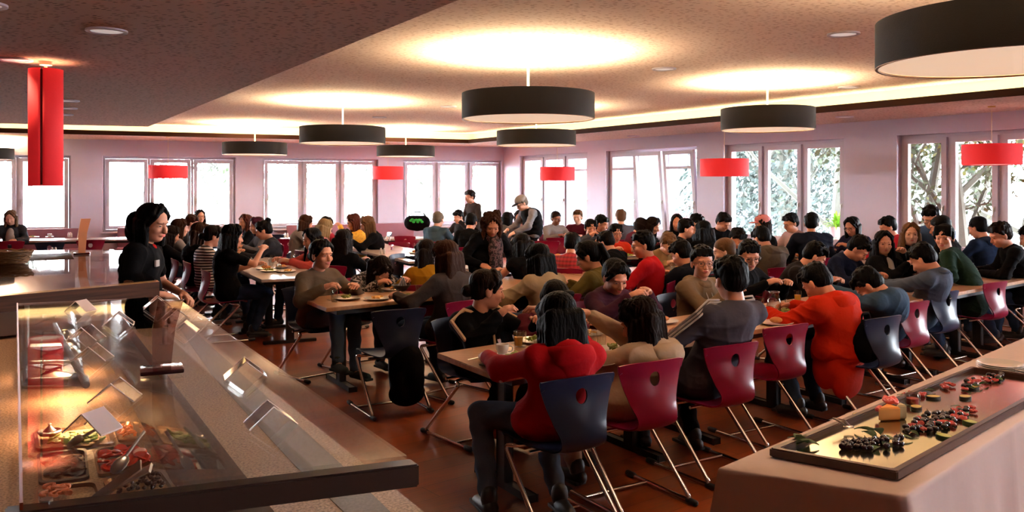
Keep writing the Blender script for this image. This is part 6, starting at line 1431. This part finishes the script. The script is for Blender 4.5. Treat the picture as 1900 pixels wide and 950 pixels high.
juice(962, 643, 'glass of orange juice left of the red hoodie'); juice(1480, 560, 'glass of juice behind the orange jacket')
for x, y, lab in ((1098, 640, 'glass with cutlery, left of pair by the purple sweater'), (1116, 644, 'glass with cutlery, right of pair by the purple sweater'), (665, 545, 'tall glass before the bowing girl'), (506, 487, 'glass at left on the left block table'), (528, 491, 'glass in the middle of left block table'), (548, 486, 'glass at right on the left block table'), (1100, 520, 'glass behind the purple sweater diner'), (1410, 575, 'glass left of the water carafe')): put(ME_TUM, 'drinking_glass', A(x, y), M_TUM, lab, 'glass')
for x, y, k, lab in ((492, 500, 'bread', 'front left block table'), (532, 505, 'pasta', 'left block table corner'), (1140, 652, 'salad', 'cream hoodie side of the table'), (1105, 676, 'bread', 'red hoodie right side'), (700, 556, 'pasta', 'middle table front edge'), (1440, 602, 'bread', 'carafe side on front table'), (770, 470, 'bread', 'long pale empty table'), (1068, 440, 'salad', 'fair haired boy'), (1035, 478, 'bread', 'red plaid shirt table'), (60, 441, 'salad', 'first window table')):
    p = A(x, y); put(ME_PLATE, 'plate', p, M_WHITE, 'white plate lying at the ' + lab, 'plate'); food_on(p, k, lab, int(x))
p = A(692, 538); put(ME_BOWL, 'bowl', p, M_WHITE, 'white bowl in front of the bowing girl', 'bowl'); p = A(745, 540); put(ME_BOWL, 'bowl', p, mat('black_bowl', (.01, .01, .01), .3), 'black bowl with napkin before the grey sweater', 'bowl', sc=1.3)
bm = bmesh.new(); 
for i in range(5): add_box(bm, (.01 * i - .02, 0, .06 + .006 * i), (.004, .12, .09), rot=Euler((0, .5 - .2 * i, .1 * i)), bevel=.001)
tag(obj('napkin', bm, M_WHITE, loc=(p.x, p.y, .76)), 'crumpled white napkin in the black bowl', 'napkin')
p = A(1436, 590); c = thing('water_carafe', 'glass water carafe with orange slices on the front row table', 'carafe', (p.x, p.y, .7505))
bm = bmesh.new(); add_lathe(bm, [(0, 0), (.05, 0), (.055, .08), (.05, .14), (.035, .18), (.042, .2), (.039, .2), (.032, .18), (.046, .14), (.05, .08), (.046, .006), (0, .006)], 28); obj('glass_body', bm, M_TUM, c)
bm = bmesh.new(); add_lathe(bm, [(0, .01), (.045, .01), (.048, .05), (0, .05)], 24); obj('orange_slices', bm, mat('orange_fruit', srgb(236, 130, 40), .4, var=.2), c)
p = A(915, 676); bm = bmesh.new(); add_box(bm, (0, 0, .004), (.15, .075, .008), bevel=.003); tag(obj('phone', bm, mat('green_phone_case', srgb(70, 84, 40), .4), loc=(p.x, p.y, .7505), rz=.8), 'dark green cased phone at the front table edge', 'phone')
fork(A(868, 668, .757), A(912, 658, .757), 'steel fork lying flat near the front table corner')
p = A(1258, 640); put(ME_BOWL, 'bowl', p, mat('brown_bowl', srgb(110, 70, 48), .3), 'brown bowl at the hand of the track jacket', 'bowl')
def cruet(x, y, label, n=2):
    p = A(x, y); g = thing('cruet_set', label, 'cruet', (p.x, p.y, .7505))
    for k in range(n): bm = bmesh.new(); add_lathe(bm, [(0, 0), (.02, 0), (.018, .06), (.012, .075), (.014, .085), (0, .095)], 14, (k * .05 - .025, 0, 0)); obj('shaker', bm, M_WHITE, g)
for x, y, lab in ((130, 440, 'white salt and pepper shakers on first window table'), (100, 470, 'white salt and pepper shakers behind the second counter'), (720, 447, 'white shakers on the table by the yellow top'), (531, 441, 'white shakers before the pale bench'), (845, 492, 'white shakers on the pale table by the curly haired woman'), (710, 472, 'white shakers on the long pale table')): cruet(x, y, lab)
# bags, plant, spare chairs
p = A(774, 428, .80); g = thing('sports_bag', 'black sports bag with green pattern standing by the back window', 'bag', (p.x, p.y, .80))
s = Sdf(.03); s.ell((-.12, 0, .17), (.16, .13, .16)); s.ell((.12, 0, .17), (.16, .13, .16)); s.ell((0, 0, .16), (.2, .14, .17)); obj('bag_body', s.mesh('bag_body', .015), M_BLACK, g)
bm = bmesh.new(); 
for k in range(9): add_ell(bm, (-.12 + .03 * k, -.135, .22 + .03 * math.sin(k * 2.2)), (.035, .012, .025), None, 8, 6)
obj('green_pattern', bm, mat('bag_green', srgb(40, 190, 80), .6), g)
bm = bmesh.new(); add_tube(bm, rounded([(-.2, 0, .28), (-.12, 0, .40), (.12, 0, .40), (.2, 0, .28)], .08), .012, 8); obj('handle', bm, M_BLACK, g)
p = A(1552, 436, .80); g = thing('potted_plant', 'leafy green plant in a pale pot before the third right window', 'plant', (p.x, p.y, .76))
bm = bmesh.new(); add_lathe(bm, [(0, 0), (.10, 0), (.14, .2), (.13, .2), (.12, .17), (0, .17)], 28); obj('pot', bm, mat('pale_pot', srgb(206, 190, 190), .5), g)
bm = bmesh.new(); rp = random.Random(4)
for k in range(90):
    a = rp.uniform(0, 6.283); e = rp.uniform(.2, 1.4); L0 = rp.uniform(.22, .38); w = rp.uniform(.012, .02); d = V((math.cos(a) * math.cos(e), math.sin(a) * math.cos(e), math.sin(e))); sd = V((-math.sin(a), math.cos(a), 0)); o_ = V((rp.gauss(0, .02), rp.gauss(0, .02), .17 + rp.uniform(0, .16))); pr = None
    for i in range(6):
        u = i / 5; c_ = o_ + d * L0 * u - V((0, 0, .16 * u * u)); ww = w * math.sin(math.pi * (.08 + .9 * u)); q_ = [bm.verts.new(c_ - sd * ww), bm.verts.new(c_ + V((0, 0, -.004))), bm.verts.new(c_ + sd * ww)]
        if pr: bm.faces.new((pr[0], pr[1], q_[1], q_[0])); bm.faces.new((pr[1], pr[2], q_[2], q_[1]))
        pr = q_
obj('foliage', bm, mat('plant_green', srgb(128, 190, 50), .4, var=.3), g); bm = bmesh.new(); add_tube(bm, [(0, 0, .15), (.01, 0, .34)], .012, 8); obj('stem', bm, M_BARK, g)
for cx, yt, yaw, c, lab in [(724, 430, 200, 'B', 'empty navy blue chair facing away at the bench table'), (752, 437, 250, 'M', 'empty maroon chair beside the long pale table, farthest'), (742, 448, 240, 'M', 'empty maroon chair beside the long pale table, middle'), (768, 444, 240, 'M', 'empty maroon chair beside long pale table, right'), (508, 434, 110, 'B', 'empty navy chair with round hole near the bun girl'), (537, 442, 100, 'M', 'empty maroon chair right of the navy one near bun girl'),
                            (18, 446, 110, 'M', 'maroon chair at left edge in front of the first window table'), (92, 448, 110, 'B', 'navy chair in the middle of the first window table'), (168, 444, 110, 'M', 'maroon chair at the right end of the first window table'), (1014, 446, 80, 'M', 'empty maroon chair before the white table by the cap man, near'), (1036, 440, 80, 'M', 'empty maroon chair before the white table by the cap man, far'), (735, 470, -20, 'B', 'empty dark chair behind the bowing girl')]:
    chair_px(cx, yt, yaw, c, lab)
# empty chair with backpack at the middle row, near side
cp = sp(722, 235); chair_at((cp.x, cp.y), YB - 10, M_BLUE, 'navy chair hung with dark bag, near side of the middle row', 'shell chairs')
g = thing('backpack', 'black backpack hanging on the navy chair of the middle row', 'backpack', (cp.x + .16, cp.y - .16, .02), R(40)); s = Sdf(.03); s.ell((0, 0, .32), (.15, .10, .22)); s.ell((0, -.07, .24), (.11, .06, .13)); s.ell((0, 0, .14), (.15, .11, .10)); obj('bag_body', s.mesh('bag_body', .012), M_BLACK, g)
bm = bmesh.new()
for q in (-1, 1): add_tube(bm, rounded([(q * .06, .08, .50), (q * .07, .13, .60), (q * .08, .12, .3), (q * .08, .08, .1)], .05), .012, 8)
obj('strap', bm, mat('strap_blue', srgb(60, 74, 110), .7), g)
cp = sp(1606, 256); g = thing('backpack', 'black padded backpack between orange jacket and blue sweater', 'backpack', (cp.x, cp.y, .46), R(30)); s = Sdf(.03); s.ell((0, 0, .17), (.13, .08, .16)); s.ell((0, -.04, .12), (.10, .06, .09)); obj('bag_body', s.mesh('bag_body', .012), M_BLACK, g)
bm = bmesh.new(); add_tube(bm, rounded([(-.05, 0, .31), (-.04, 0, .37), (.04, 0, .37), (.05, 0, .31)], .03), .008, 8); obj('handle', bm, M_BLACK, g)
